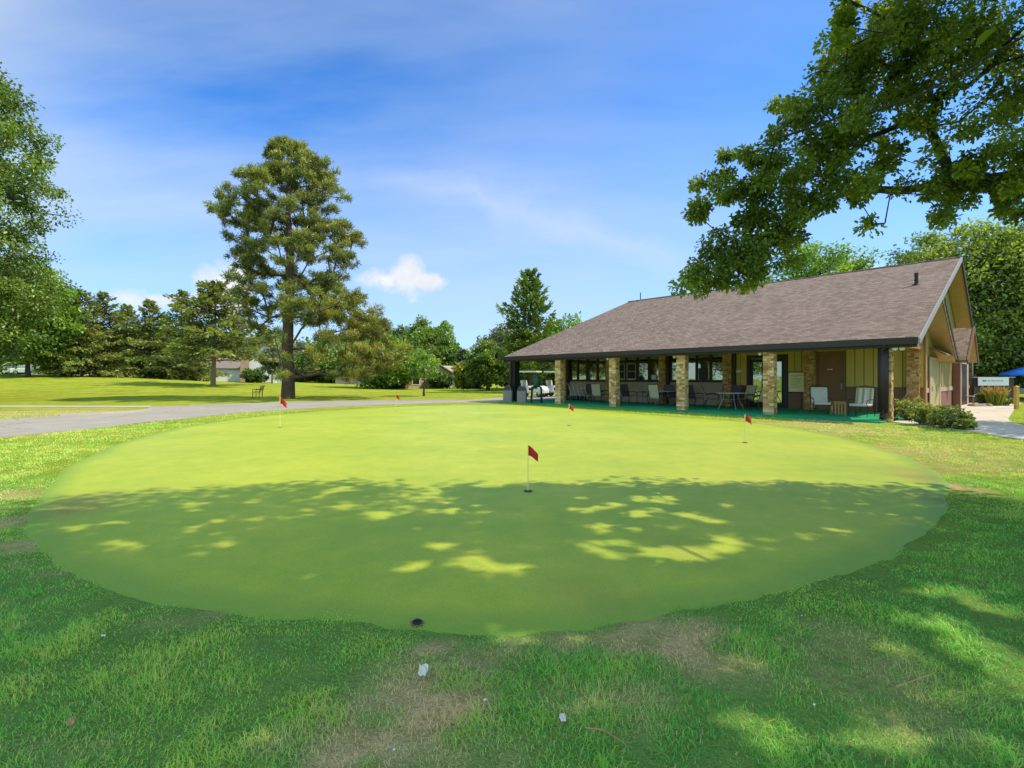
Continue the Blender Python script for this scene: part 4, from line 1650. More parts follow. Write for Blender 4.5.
def conifer(name, label, X, Y, z0, height, radius, leafm, nb, per, seed=1, cat='tree', group=None, bole=0.06, trunk_r=0.2, bark='trunk', power=0.8, droop=-0.12, ragged=0.3, leaf=0.34, lean=0.0):
    rng = np.random.default_rng(seed)
    t = thing(name, label, cat, (X, Y, z0), 0, group)
    tips, pos, dirs, shd = [], [], [], []
    for i in range(nb):
        u = (i + rng.random()) / nb
        u = u ** 1.15
        z = height * (bole + (0.985 - bole) * u)
        th = i * 2.399 + rng.normal(0, 0.4)
        r = radius * ((1 - u) ** power) * (1 + rng.normal(0, ragged)) + 0.15
        r = max(0.2, r)
        d = np.array([math.cos(th), math.sin(th), droop + 0.5 * u])
        base = np.array([lean * z, 0, z])
        tip = base + d * r
        tips.append(base + d * r * 0.8)
        m = max(6, int(per * (0.3 + r / radius)))
        q = rng.random(m) ** 0.6
        p = base + d[None] * r * q[:, None]
        lat = np.array([-d[1], d[0], 0])
        sp = (rng.random(m) * 2 - 1) * r * 0.34 * (1.15 - q)
        p = p + lat[None] * sp[:, None]
        p[:, 2] += rng.normal(0, 0.10, m) - 0.25 * np.abs(sp)
        pos.append(p)
        dd = d[None] * 0.8 + lat[None] * np.sign(sp)[:, None] * 0.5 + rng.normal(0, 0.4, (m, 3))
        dirs.append(dd)
        cs = rng.random()
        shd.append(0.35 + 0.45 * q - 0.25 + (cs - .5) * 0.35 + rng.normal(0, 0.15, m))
    pos, dirs, shd = np.concatenate(pos), np.concatenate(dirs), np.concatenate(shd)
    m = len(pos)
    ln = leaf * (0.6 + 0.8 * rng.random(m))
    tp = [(lean * height * k / 8, 0, height * 0.98 * k / 8 - (0.15 if k == 0 else 0)) for k in range(9)]
    nodes = [np.array(p) for p in tp]
    par = [-1] + list(range(8))
    for p in tips:
        b = np.array([lean * (p[2]), 0, p[2] - 0.1])
        j = int(np.argmin([abs(q[2] - b[2]) for q in tp]))
        nodes.append(p)
        par.append(j)
    branch_mesh('trunk', np.array(nodes), par, 0.03, 0.05, M[bark], t, 0.5, 6, [trunk_r * (1 - 0.93 * k / 8) for k in range(9)])
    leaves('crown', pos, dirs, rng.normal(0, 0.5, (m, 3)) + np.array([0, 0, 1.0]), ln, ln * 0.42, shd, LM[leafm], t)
    return t


def place(px, py, Y):
    X = (px - 512) / F * Y
    return X, Y, float(terr(X, Y)) - 0.03


def hgt(pt, Y, z0):
    return H + (HZ - pt) / F * Y - z0


# --- big pine
def big_pine():
    rng = np.random.default_rng(5)
    Y = 35.0
    X = (288 - 512) / F * Y
    t = thing('pine_tree', 'tall rounded pine with bare dark lower trunk beside the cart path', 'tree', (X, Y, 0), 0)
    k = Y / F
    prof = [(372, -60, 112, .25), (350, -58, 108, .8), (325, -58, 112, 1), (300, -50, 96, 1), (280, -52, 60, .9), (262, -56, 66, .9), (240, -62, 74, 1), (215, -74, 72, 1), (195, -68, 62, 1), (175, -50, 50, 1), (158, -40, 42, 1), (145, -18, 26, 1), (139, -4, 8, 1)]
    zz = np.array([H + (HZ - p[0]) * k - 0.5 for p in prof])
    lf = np.array([p[1] * k * 0.9 for p in prof])
    rt = np.array([p[2] * k * 0.95 for p in prof])
    P = []
    while len(P) < 400:
        z = rng.uniform(zz[0], zz[-1])
        l, r = np.interp(z, zz, lf), np.interp(z, zz, rt)
        cx, hw = (l + r) / 2, (r - l) / 2
        th = rng.random() * 6.283
        q = max(rng.random() ** 0.42, 0.28)
        x = cx + hw * q * math.cos(th)
        y = min(hw, 5.5) * q * math.sin(th)
        if z < 6.0 and abs(x) < 1.6 and rng.random() < 0.8:
            continue
        if abs(x) < 1.1 and y < 0.4 and 4.5 < z < 12.5 and rng.random() < 0.75:
            continue
        if z < 4.7 and x < 0.5:
            continue
        if z < 4.6 and rng.random() < 0.55:
            continue
        # break the crown into tiers
        if math.sin(z * 2.1 + 1.7 * math.sin(th + z * .6)) < -0.2 and q > 0.25 and rng.random() < 0.62:
            continue
        if rng.random() > 0.35 + 0.65 * hw / 6.5:
            continue
        P.append((x, y, z))
    for _ in range(46):
        ph_ = rng.random()
        P.append(((52 + 55 * ph_ + rng.normal(0, 10)) * k, rng.normal(0, 1.6), H + (HZ - (300 + 45 * ph_ + rng.normal(0, 14))) * k - 0.5))
    P = np.array(P)
    tp = [(0, 0, -0.2), (0.03, 0, 1.5), (-0.05, 0, 3.5), (0.05, 0, 6), (0.2, 0, 8.5), (0.1, 0, 11), (0.0, 0, 13.5), (0.05, 0, 16), (0, 0, 17.8)]
    # fewer, longer limbs: whorl points first
    nodes, par = skeleton(tp, P, 0.10, 1.0, rng)
    branch_mesh('trunk', nodes, par, 0.03, 0.17, M['trunk_pine'], t, 0.45, 8, [0.52, 0.43, 0.40, 0.36, 0.30, 0.24, 0.17, 0.10, 0.05])
    for nm, mat, sel in (('crown', 'pine', P[:, 0] < 3.0 + (P[:, 2] - 4) * 0.55), ('bronze_crown', 'pinebrown', P[:, 0] >= 3.0 + (P[:, 2] - 4) * 0.55)):
        Q = P[sel]
        if not len(Q):
            continue
        # tufts around every clump centre
        nt = 6
        idx = np.repeat(np.arange(len(Q)), nt)
        off = rand_dirs(len(idx), rng) * (rng.random(len(idx)) ** .5)[:, None] * 0.66
        off[:, 2] *= 0.55
        tc = Q[idx] + off
        nn = 62
        ti = np.repeat(np.arange(len(tc)), nn)
        outd = tc - np.array([0, 0, 0.5]) - np.column_stack([np.zeros(len(tc)), np.zeros(len(tc)), tc[:, 2]])
        outd /= np.linalg.norm(outd, axis=1, keepdims=True) + 1e-6
        dirs = rand_dirs(len(ti), rng) * 0.9 + outd[ti] * 0.3 + np.array([0, 0, 0.3])
        tuftpos = tc[ti] + dirs * 0.05 + rng.normal(0, 0.10, (len(ti), 3))
        m = len(ti)
        ln = 0.19 * (0.7 + 0.6 * rng.random(m))
        cs = rng.random(len(tc))
        ks = rng.random(len(Q))
        sh = 0.45 + (cs[ti] - .5) * 0.45 + (ks[idx][ti] - .5) * 0.35 + rng.normal(0, .12, m) + off[ti][:, 2] * 0.5 + (tuftpos[:, 2] - tc[ti][:, 2]) * 1.2  # puff tops lighter, undersides darker: light from above put into needle colour
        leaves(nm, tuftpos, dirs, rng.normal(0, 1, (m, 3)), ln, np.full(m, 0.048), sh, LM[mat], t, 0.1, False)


big_pine()

# --- tall tree on the left
Xl = (-66 - 512) / F * 30
broadleaf('ash_tree', 'tall leafy tree cut off by the left edge of the view', Xl, 30, 0.0, 23.3, 5.6, 'ash', 430, 95, 0.17, 0.08, 'round', seed=21, trunk_r=0.4, rc=0.8, gaps=0.15)

for i, (x_, y_, h_, r_) in enumerate(((-40, 20, 13, 5.5), (-42, 7, 14, 6), (-48, 34, 13, 6))):
    broadleaf('shade_tree', ('broad tree outside the left edge near the path', 'second broad tree outside the left edge, nearer the camera', 'third broad tree outside the left edge, behind the tall leafy one')[i], x_, y_, 0, h_, r_, 'ash', 90, 60, 0.3, 0.15, 'round', seed=200 + i, rc=1.2)

# --- mid-left trees
for (px, py, pt, Y, rad, lm, nc, per, lf, bole, shp, seed, lab, nm) in [
    (28, 375, 262, 62, 4.9, 'bright', 170, 80, 0.34, 0.16, 'round', 31, 'bright green rounded tree behind the left lawn', 'shade_tree'),
    (-8, 374, 258, 66, 7.0, 'deep', 150, 70, 0.36, 0.16, 'round', 32, 'dark leafy tree at the left edge behind the parked cars', 'shade_tree'),
]:
    X, Y, z = place(px, py, Y)
    broadleaf(nm, lab, X, Y, z, hgt(pt, Y, z), rad, lm, nc, per, lf, bole, shp, seed=seed, group='leafy trees behind the left lawn', rc=1.3)
spr = [(82, 290, 66, 5.4, 'olive brown spruce right of the bright green tree', 41), (103, 292, 70, 4.8, 'shaggy dark spruce, second from the bright green tree', 42),
       (127, 305, 74, 4.6, 'narrow dark spruce with a low peak in the middle of the row', 43), (150, 300, 72, 5.6, 'broad dark spruce right of the narrow one', 44), (182, 290, 72, 5.0, 'spruce with rounded top just left of the leaning pine', 45),
       (238, 312, 108, 5.2, 'low dark spruce between the leaning pine and the big pine', 46), (262, 326, 112, 5.5, 'distant dark spruce above the white and brick house', 47), (66, 318, 78, 5.0, 'dim spruce set back behind the bright green tree', 48),
       (165, 316, 84, 5.2, 'lower spruce peeking up in the gap of the row', 49)]
for px, pt, Y, rad, lab, sd in spr:
    X, Y, z = place(px, 0, Y)
    h = hgt(pt, Y, z)
    conifer('spruce_tree', lab, X, Y, z, h, rad * 0.86, 'spruce', 110, 75, sd, group='dark spruces behind the left lawn', power=0.78, ragged=0.32, leaf=0.42)
X, Y, z = place(213, 388, 56)
conifer('leaning_pine', 'dark layered pine on a pale leaning trunk left of the bench', X, Y, z, hgt(283, Y, z), 5.0, 'spruce', 110, 105, 51, bole=0.30, bark='trunk_light', trunk_r=0.28, power=0.7, droop=-0.05, ragged=0.4, leaf=0.42, lean=0.035)

# --- centre trees
ctr = [
    (386, 388, 340, 62, 4.4, 'bright', 110, 60, 0.32, 0.12, 'round', 61, 'small bright green round tree right of the big pine'),
    (372, 388, 318, 104, 6.0, 'deep', 100, 60, 0.4, 0.1, 'round', 62, 'dark tree standing behind the small bright green one'),
    (421, 388, 317, 84, 3.6, 'ash', 110, 60, 0.36, 0.08, 'column', 63, 'tall green tree, left one of the upright pair'),
    (444, 388, 321, 86, 3.0, 'bright', 90, 60, 0.36, 0.08, 'column', 64, 'tall green tree, right one of the upright pair'),
    (424, 395, 352, 40, 1.25, 'bright', 26, 40, 0.16, 0.45, 'round', 65, 'young tree with a thin bare trunk on the lawn by the path'),
    (402, 388, 328, 100, 5.0, 'deep', 90, 60, 0.42, 0.08, 'round', 66, 'dark tree between the bright tree and the upright pair'),
    (488, 390, 342, 56, 2.2, 'ash', 90, 70, 0.26, 0.14, 'round', 67, 'deep green bushy tree just left of the porch end'),
    (506, 390, 326, 66, 3.4, 'olivegrey', 100, 60, 0.32, 0.1, 'round', 68, 'silvery grey green tree behind the porch corner'),
    (566, 392, 318, 58, 3.8, 'bright', 90, 60, 0.3, 0.1, 'round', 70, 'green tree top showing above the sloping hip of the roof'),
    (545, 392, 340, 62, 5.0, 'yellow', 110, 60, 0.34, 0.05, 'round', 71, 'light green tree seen through the far porch bay'),
    (820, 392, 240, 44, 4.2, 'bright', 150, 70, 0.24, 0.2, 'round', 72, 'sunlit tree top peeking over the roof ridge below the overhanging branches'),
    (975, 398, 222, 36, 5.0, 'oak', 170, 90, 0.2, 0.08, 'round', 73, 'large dense tree right behind the gable end'),
    (1050, 398, 215, 35, 5.4, 'deep', 240, 90, 0.2, 0.08, 'round', 74, 'big leafy tree at the right edge behind the blue umbrella'),
    (925, 398, 232, 44, 3.6, 'ash', 120, 70, 0.22, 0.1, 'round', 75, 'light green tree showing between ridge and gable peak'),
    (998, 398, 345, 36.5, 1.2, 'shrub', 50, 60, 0.14, 0.2, 'round', 76, 'low yellow green tree behind the white sign'),
    (352, 388, 345, 95, 6.0, 'ash', 90, 60, 0.45, 0.06, 'round', 77, 'distant green tree behind the bronze side of the big pine'),
    (320, 386, 350, 100, 6.0, 'deep', 90, 60, 0.45, 0.06, 'round', 78, 'distant dark tree just right of the big pine trunk'),
    (300, 386, 345, 110, 6.0, 'olivegrey', 80, 60, 0.5, 0.06, 'round', 79, 'pale grey green tree far behind the big pine trunk'),
    (610, 392, 350, 75, 7.0, 'bright', 90, 60, 0.4, 0.06, 'round', 80, 'dark tree behind the clubhouse seen under the porch roof'),
]
for (px, py, pt, Y, rad, lm, nc, per, lf, bole, shp, sd, lab) in ctr:
    X, Y, z = place(px, py, Y)
    broadleaf('shade_tree' if shp != 'cone' else 'poplar_tree', lab, X, Y, z, hgt(pt, Y, z), rad, lm, nc, per, lf, bole, shp, seed=sd, group='trees around and behind the clubhouse', rc=rad * 0.24, trunk_r=0.10 if sd == 65 else 0.22)
for px, pt, Y, rad, sd, lab in ((463, 350, 84, 2.6, 81, 'blue grey spruce left of the deep green bushy tree'), (434, 345, 94, 3.2, 82, 'blue grey spruce low between the upright pair'), (470, 358, 66, 1.5, 83, 'small spruce in front of the blue grey one')):
    X, Y, z = place(px, 0, Y)
    conifer('blue_spruce', lab, X, Y, z, hgt(pt, Y, z), rad, 'bluespruce', 70, 50, sd, group='blue spruces left of the porch', leaf=0.4)
X, Y, z = place(463, 388, 58)
broadleaf('yellow_bush', 'yellow leaved bush below the blue grey spruce', X, Y, z, 3.3, 1.1, 'yellow', 40, 50, 0.22, 0.1, 'round', cat='bush', seed=84, trunk_r=0.06)
X, Y, z = place(530, 0, 50)
conifer('poplar_tree', 'tall pointed green tree rising behind the low end of the roof', X, Y, z, hgt(272, Y, z), 2.9, 'ash', 120, 85, 69, droop=0.5, power=0.66, ragged=0.3, leaf=0.36, bole=0.10)
for px, Y_, h_, r_, sd, lab, lm_ in ((255, 74, 2.2, 1.5, 301, 'round dark bush below the window of the white gabled house', 'deep'),
                                  (272, 70, 5.2, 1.6, 303, 'slim tree before the small white shed', 'olivegrey'), (200, 76, 2.4, 2.2, 304, 'low bush left of the leaning trunk', 'deep'), (390, 66, 2.0, 2.0, 305, 'low bush left of the tan gabled house', 'deep'), (440, 66, 2.2, 1.6, 306, 'low bush right of the tan gabled house', 'deep')):
    X, Y, z = place(px, 0, Y_)
    broadleaf('bush' if h_ < 3 else 'shade_tree', lab, X, Y, z, h_, r_, lm_, 40, 50, 0.24, 0.3 if h_ > 3 else 0.05, 'round', cat='bush' if h_ < 3 else 'tree', seed=sd, trunk_r=0.1)
# tree line far away closing the view
for i, (px, Y, pt, rad, lm) in enumerate([(-60, 110, 325, 12, 'deep'), (20, 120, 330, 12, 'spruce'), (90, 125, 330, 12, 'deep'), (150, 125, 332, 12, 'spruce'), (210, 130, 332, 12, 'deep'), (270, 130, 336, 12, 'spruce'), (335, 135, 340, 12, 'deep'), (395, 130, 345, 11, 'deep'),
                                          (455, 135, 352, 10, 'spruce'), (510, 135, 348, 11, 'deep'), (570, 130, 345, 11, 'deep'), (1060, 75, 318, 9, 'deep')]):
    X, Y, z = place(px, 0, Y)
    broadleaf('distant_tree', 'hazy distant tree closing the view between nearer trees and houses', X, Y, z, hgt(pt, Y, z), rad, lm, 120, 60, 0.75, 0.02, 'round', seed=100 + i, group='distant trees closing the view', rc=rad * 0.2)


# --- overhanging oak
OAK = [(690, 282, 14), (712, 272, 18), (740, 268, 22), (768, 268, 18), (752, 278, 12), (690, 218, 12), (705, 205, 16), (722, 235, 10), (733, 190, 20), (742, 160, 18), (725, 152, 10), (770, 200, 30), (760, 232, 26), (787, 160, 30),
       (784, 112, 16), (796, 100, 10), (800, 215, 24), (778, 245, 20), (790, 262, 9), (815, 190, 24), (812, 130, 32), (835, 100, 34), (850, 130, 30), (842, 60, 18), (848, 45, 18), (865, 70, 34), (852, 22, 12), (880, 30, 30), (905, 70, 36), (880, 115, 28), (855, 165, 26), (880, 175, 18),
       (872, 215, 14), (880, 225, 8), (915, 20, 40), (950, 55, 45), (940, 105, 32), (985, 30, 46), (1000, 80, 40), (960, 135, 26), (925, 150, 20), (915, 185, 14), (945, 180, 22), (935, 212, 14), (955, 205, 12), (980, 165, 24), (1010, 140, 30), (1005, 185, 20), (1018, 208, 12), (1000, 215, 8),
       (1030, 60, 50), (1040, 150, 40), (1045, 195, 25), (830, 168, 20), (842, 185, 14), (800, 240, 10), (905, 130, 16), (735, 250, 12), (880, 192, 15), (905, 197, 13), (938, 194, 16), (970, 188, 17), (858, 200, 12), (1000, 190, 16), (890, 160, 18), (955, 160, 22), (835, 150, 20), (848, 14, 18), (838, 36, 14), (852, 2, 14), (825, 75, 14), (700, 268, 14), (728, 284, 12), (718, 255, 14), (748, 252, 18), (702, 190, 10), (720, 180, 12), (765, 168, 18), (775, 135, 12)]


FLECKS = [(594, 528, 20, 7), (637, 500, 16, 4), (664, 498, 13, 4), (610, 505, 10, 3), (637, 515, 15, 4), (655, 510, 8, 3), (633, 529, 10, 4), (590, 545, 24, 5), (613, 556, 13, 4), (622, 541, 9, 4), (683, 553, 50, 9), (716, 550, 22, 6),
          (797, 570, 42, 6), (835, 566, 12, 4), (686, 515, 16, 4), (714, 522, 12, 4), (729, 542, 22, 5), (840, 532, 14, 5), (808, 539, 10, 3), (470, 563, 20, 9), (508, 572, 24, 7), (410, 567, 20, 5), (380, 516, 16, 5), (440, 545, 14, 4),
          (220, 545, 16, 4), (118, 543, 16, 4), (138, 548, 14, 4), (80, 527, 12, 3), (115, 523, 12, 3), (340, 490, 12, 3), (521, 632, 22, 6), (575, 637, 14, 6), (770, 735, 40, 22), (892, 740, 46, 20), (740, 663, 28, 8), (925, 622, 40, 9),
          (960, 643, 40, 12), (1003, 666, 34, 14), (945, 588, 56, 7), (992, 603, 36, 10), (950, 692, 56, 8), (1012, 748, 26, 18), (865, 697, 24, 6), (262, 737, 16, 8), (720, 722, 18, 8), (1050, 690, 40, 20), (905, 655, 20, 6), (560, 700, 10, 5)]
_fr = random.Random(9)
FLECKS += [(_fr.uniform(180, 880), _fr.triangular(492, 600, 512), _fr.uniform(4, 10), _fr.uniform(1.6, 3.2)) for _ in range(46)]
FLECKS += [(_fr.uniform(20, 1000), _fr.uniform(640, 765), _fr.uniform(5, 12), _fr.uniform(3, 6)) for _ in range(22)]


def oak():
    rng = np.random.default_rng(17)
    tx0, ty0 = 9.8, 4.2
    t = thing('oak_tree', 'broad dark green tree reaching in from the upper right over the lawn', 'tree', (tx0, ty0, 0))
    org = np.array([tx0, ty0, 0])
    cen, rad, vis = [], [], []
    for (px, py, r) in OAK:
        k = max(1, int((r / 9.0) ** 2 * (1.25 if py > 180 else 0.8)))
        for _ in range(k):
            a, q = rng.random() * 6.283, math.sqrt(rng.random()) * r * 0.85
            x, y = px + q * math.cos(a), py + q * math.sin(a)
            hi = np.clip((1 - py / 300), 0, 1)
            Yd = 6.35 - 1.1 * hi * rng.random() + rng.normal(0, 0.22)
            if rng.random() < 0.25 * hi:
                Yd -= rng.random() * 1.0
            Yd = min(Yd, 6.7)
            cen.append(np.array(at(x, y, Yd)))
            rad.append(r / F * Yd * (0.36 if r > 14 else 0.62) * rng.uniform(0.75, 1.25) + 0.04)
            vis.append(1)
    nvis = len(cen)
    # the rest of the crown, above and beside the view
    c0, rr = np.array([7.6, 2.4, 8.6]), np.array([8.2, 4.4, 5.0])
    cot = 1 / math.tan(R(51.0))
    tries = 0
    while len(cen) < nvis + 1150 and tries < 60000:
        tries += 1
        d = rng.normal(size=3)
        d /= np.linalg.norm(d)
        p = c0 + d * rr * (rng.random() ** 0.33)
        if p[2] < 4.2:
            continue
        if p[1] > 0.5:
            px, py = 512 + F * p[0] / p[1], HZ - F * (p[2] - H) / p[1]
            if -80 < px < 1110 and py > -90 * 6 / max(p[1], 1.0) - 30:
                continue
        elif p[2] < 5.0 and abs(p[0]) < 3:
            continue
        gx_, gy_ = p[0] - p[2] * cot, p[1] + 0.0175 * p[2] * cot
        if gy_ > 6.75:
            continue
        cen.append(p)
        rad.append(0.62 * (0.7 + 0.6 * rng.random()))
        vis.append(0)
    cen, rad, vis = np.array(cen), np.array(rad), np.array(vis)
    loc_c = cen - org
    limb = [np.array(at(1023, 176, 5.9)), np.array(at(955, 183, 6.1)), np.array(at(905, 190, 6.35)), np.array(at(862, 189, 6.3)), np.array(at(838, 196, 6.4)), np.array(at(800, 225, 6.4)), np.array(at(765, 246, 6.4))]
    limb2 = [np.array(at(955, 186, 6.2)), np.array(at(925, 118, 6.1)), np.array(at(900, 125, 6.1)), np.array(at(868, 138, 6.1)), np.array(at(845, 160, 6.2))]
    tp = [(0, 0, -0.2), (0.05, 0, 1.2), (0, 0.1, 2.4), (-0.2, 0.1, 3.4), (-0.5, 0, 5), (-1, -.3, 7), (-1.6, -.8, 9.2), (-2, -1.2, 11)]
    nodes = [np.array(p, float) for p in tp]
    par = [-1] + list(range(7))
    prev = 3
    ids = []
    for p in limb:
        nodes.append(p - org)
        par.append(prev)
        prev = len(nodes) - 1
        ids.append(prev)
    prev = ids[1]
    for p in limb2[1:]:
        nodes.append(p - org)
        par.append(prev)
        prev = len(nodes) - 1
    base_n = len(nodes)
    # grow twigs
    arr = np.zeros((base_n + 12 * len(cen), 3))
    arr[:base_n] = nodes
    cnt = base_n
    d0 = np.min(np.linalg.norm(loc_c[:, None] - np.array(nodes)[None, 3:], axis=2), axis=1)
    for i in np.argsort(d0):
        D = loc_c[i] - arr[3:cnt]
        dist = np.linalg.norm(D, axis=1)
        j = int(np.argmin(dist + np.maximum(0, -D[:, 2]) * 0.5)) + 3
        m = max(1, min(8, int(dist[j - 3] / 0.35)))
        prev = j
        a = arr[j].copy()
        for k in range(1, m + 1):
            u = k / m
            p = a + (loc_c[i] - a) * u
            if k < m:
                p = p + rng.normal(0, 0.07 * dist[j - 3] / m + 0.01, 3)
            arr[cnt] = p
            par.append(prev)
            prev = cnt
            cnt += 1
    tr = [0.5, 0.42, 0.38, 0.35, 0.3, 0.24, 0.17, 0.1, 0.085, 0.058, 0.048, 0.042, 0.036, 0.028, 0.018, 0.042, 0.034, 0.026, 0.018]
    branch_mesh('trunk', arr[:cnt], par, 0.0045, 0.12, M['trunk'], t, 0.5, 8, tr)
    out = []
    for v, per, leaf in ((1, 185, 0.048), (0, 120, 0.12)):
        s = vis == v
        out.append(clump_leaves(loc_c[s], rad[s] * (1.0 if v else 1.0), per, leaf, rng, 0.8, -0.25, 0.3, aspect=0.62))
    cat = [np.concatenate([o[k] for o in out]) for k in range(6)]
    # openings in the crown that let flecks of sun through to the ground
    G = cat[0] + org
    gx_, gy_ = G[:, 0] - G[:, 2] * cot, G[:, 1] + 0.0175 * G[:, 2] * cot
    jx = (vnoise(gx_, gy_, 6.0, 51) - .5) * 0.9 + (vnoise(gx_, gy_, 14.0, 52) - .5) * 0.8
    keep = np.ones(len(G), bool)
    for px, py, hx, hy in FLECKS:
        x, y = gp(px, py)
        if y < 3.2:
            hx, hy = hx * 1.3, hy * 1.3
        rx = hx / F * y + 0.03
        ry = (gp(px, py - hy)[1] - gp(px, py + hy)[1]) / 2 + 0.02
        keep &= ~(((gx_ - x) / rx) ** 2 + ((gy_ - y) / ry) ** 2 < (1 + jx))
    cat = [c_[keep] for c_ in cat]
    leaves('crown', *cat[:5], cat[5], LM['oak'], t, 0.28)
    return t


oak()
# neighbour tree out to the right: its shade lies across the walk and lawn
broadleaf('shade_tree', 'round shade tree just outside the right edge beside the walk', 21.5, 12.6, 0.0, 9.5, 3.6, 'oak', 90, 70, 0.2, 0.4, 'round', seed=91, trunk_r=0.2, rc=0.8)


# --- shrubs by the porch corner
def shrub(name, label, X, Y, w, h, lm, n, per, leaf, seed, cat='shrub', group=None):
    rng = np.random.default_rng(seed)
    t = thing(name, label, cat, (X, Y, 0), 0, group)
    d = rand_dirs(n, rng) * (rng.random(n) ** .4)[:, None]
    P = d * np.array([w, w * .75, h * .5]) + np.array([0, 0, h * .5])
    P[:, 2] = np.maximum(P[:, 2], 0.08)
    nodes, par = skeleton([(0, 0, -0.03), (0, 0, h * 0.2)], P, 0.12, 0.2, rng)
    branch_mesh('stems', nodes, par, 0.005, 0.03, M['trunk'], t)
    a = clump_leaves(P, np.full(n, w * .2), per, leaf, rng, 0.8, 0.1, 0.3)
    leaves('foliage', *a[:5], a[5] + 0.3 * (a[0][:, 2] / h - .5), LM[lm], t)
    return t


for px, py, w, h, sd, lab in ((918, 421, 0.62, 0.72, 1, 'leafy green shrub at the porch corner, leftmost of the clump'), (938, 426, 0.6, 0.62, 2, 'leafy green shrub, second of the clump beside the walk'), (958, 429, 0.58, 0.6, 3, 'green shrub with brown lower leaves beside the walk'), (974, 431, 0.25, 0.26, 4, 'tiny reddish shrub at the walk end of the clump')):
    x, y = gp(px, py)
    shrub('shrub', lab, x, y + 0.25, w, h, 'shrub', 60 if w > .4 else 24, 38, 0.075, sd, group='shrubs between porch corner and walk')


# ornamental grass and plants in front of the sign
def grass_clump(name, label, X, Y, r, h, lm, n, seed, tips=None):
    rng = np.random.default_rng(seed)
    t = thing(name, label, 'plant', (X, Y, 0))
    a = rng.random(n) * 6.283
    q = np.sqrt(rng.random(n)) * r * .35
    pos = np.column_stack([q * np.cos(a), q * np.sin(a), np.zeros(n)])
    dirs = np.column_stack([np.cos(a) * .45 * rng.random(n), np.sin(a) * .45 * rng.random(n), np.ones(n)])
    ln = h * (0.6 + 0.4 * rng.random(n))
    leaves('blades', pos, dirs, rng.normal(0, 1, (n, 3)), ln, np.full(n, 0.03), rng.random(n), LM[lm], t, 0.1, False)
    if tips:
        tp = pos + dirs / np.linalg.norm(dirs, axis=1, keepdims=True) * ln[:, None] * 0.9
        m = n // 2
        leaves('plumes', tp[:m], dirs[:m] + rng.normal(0, .3, (m, 3)), rng.normal(0, 1, (m, 3)), np.full(m, h * .28), np.full(m, 0.06), rng.random(m), LM[tips], t)
    return t


LM['plume'] = leafmat('orange_plumes', (0.28, 0.15, 0.05), (0.55, 0.36, 0.13), 0.3)
x, y, _ = place(995, 0, 26)
grass_clump('ornamental_grass', 'tall ornamental grass with orange plumes in front of the white sign', x, y, 0.8, 0.95, 'yellow', 420, 5, 'plume')
x, y, _ = place(984, 0, 26.5)
shrub('border_plant', 'round green plant left of the orange plumed grass', x, y, 0.42, 0.75, 'shrub', 40, 40, 0.09, 6)
x, y, _ = place(1006, 0, 26)
shrub('border_plant', 'low yellow green plant right of the orange plumed grass', x, y, 0.45, 0.45, 'shrub', 36, 40, 0.09, 7)
for i, px in enumerate((973, 976.5, 980, 984.5, 989)):
    x, y, _ = place(px, 0, 25.4 + 0.3 * (i % 2))
    mb = MB()
    rnd = random.Random(i)
    mb.lathe([(0.06, -0.02), (0.16, 0.0), (0.19, 0.06), (0.13, 0.13), (0.04, 0.16)], (0, 0, 0), 7)
    o = mb.build('border_rock', M['rock'])
    o.location = (x, y, 0.0)
    o.rotation_euler = (0, 0, rnd.random() * 6)
    o.scale = (1 + rnd.random() * .4, 0.8, 0.8 + rnd.random() * .3)
    tag(o, '%s tan rock from the building in the bed edging the walk' % ('first', 'second', 'third', 'fourth', 'fifth')[i], 'rock', 'rocks edging the planting bed')

# fence, sign, umbrellas, bollard post, small bench
x0, y0, _ = place(974, 0, 28.2)
x1, y1, _ = place(1014, 0, 28.4)
t = thing('screen_fence', 'dark board fence behind the white sign', 'fence', ((x0 + x1) / 2, (y0 + y1) / 2, 0), math.atan2(y1 - y0, x1 - x0))
w = math.hypot(x1 - x0, y1 - y0)
mb = MB()
k = int(w / 0.16)
for i in range(k):
    mb.b2((-w / 2 + i * w / k + 0.004, 0, 0.05), (-w / 2 + (i + 1) * w / k - 0.004, 0.03, 1.42))
mb.build('board_panel', M['darkfence'], t)
for s in (-1, 0, 1):
    mb = MB()
    mb.box((s * (w / 2 - 0.05), 0.075, 0.78), (0.08, 0.08, 1.56))
    mb.build('post', M['darkfence'], t)
mb = MB()
mb.box((0, 0.02, 1.49), (w + .1, 0.12, 0.05))
mb.build('top_rail', M['rake'], t)
sx0, _, _ = place(981, 0, 27.9)
sx1, _, _ = place(1012.5, 0, 27.9)
t = thing('white_sign', 'long white sign board with a line of dark lettering on the dark fence', 'sign', ((sx0 + sx1) / 2, 28.1, 1.25), 0.02)
w = sx1 - sx0
mb = MB()
mb.box((0, 0, 0), (w, 0.04, 0.46))
mb.build('board', M['signface'], t, 0.008)
mb = MB()
x = -w / 2 + 0.3
mb.box((x, -0.024, 0.05), (0.09, 0.006, 0.10))
mb.box((x + 0.1, -0.024, 0.04), (0.05, 0.006, 0.12), 0, 0, 0.4)
mb.build('mark', M['signink'], t)
mb = MB()
x += 0.2
rnd = random.Random(4)
while x < w / 2 - 0.32:
    cw = rnd.uniform(0.03, 0.06)
    mb.box((x, -0.024, 0.05 + rnd.uniform(-.005, .01)), (cw, 0.006, rnd.uniform(0.06, 0.1)))
    x += cw + 0.035
mb.build('faded_lettering', M['signink2'], t)


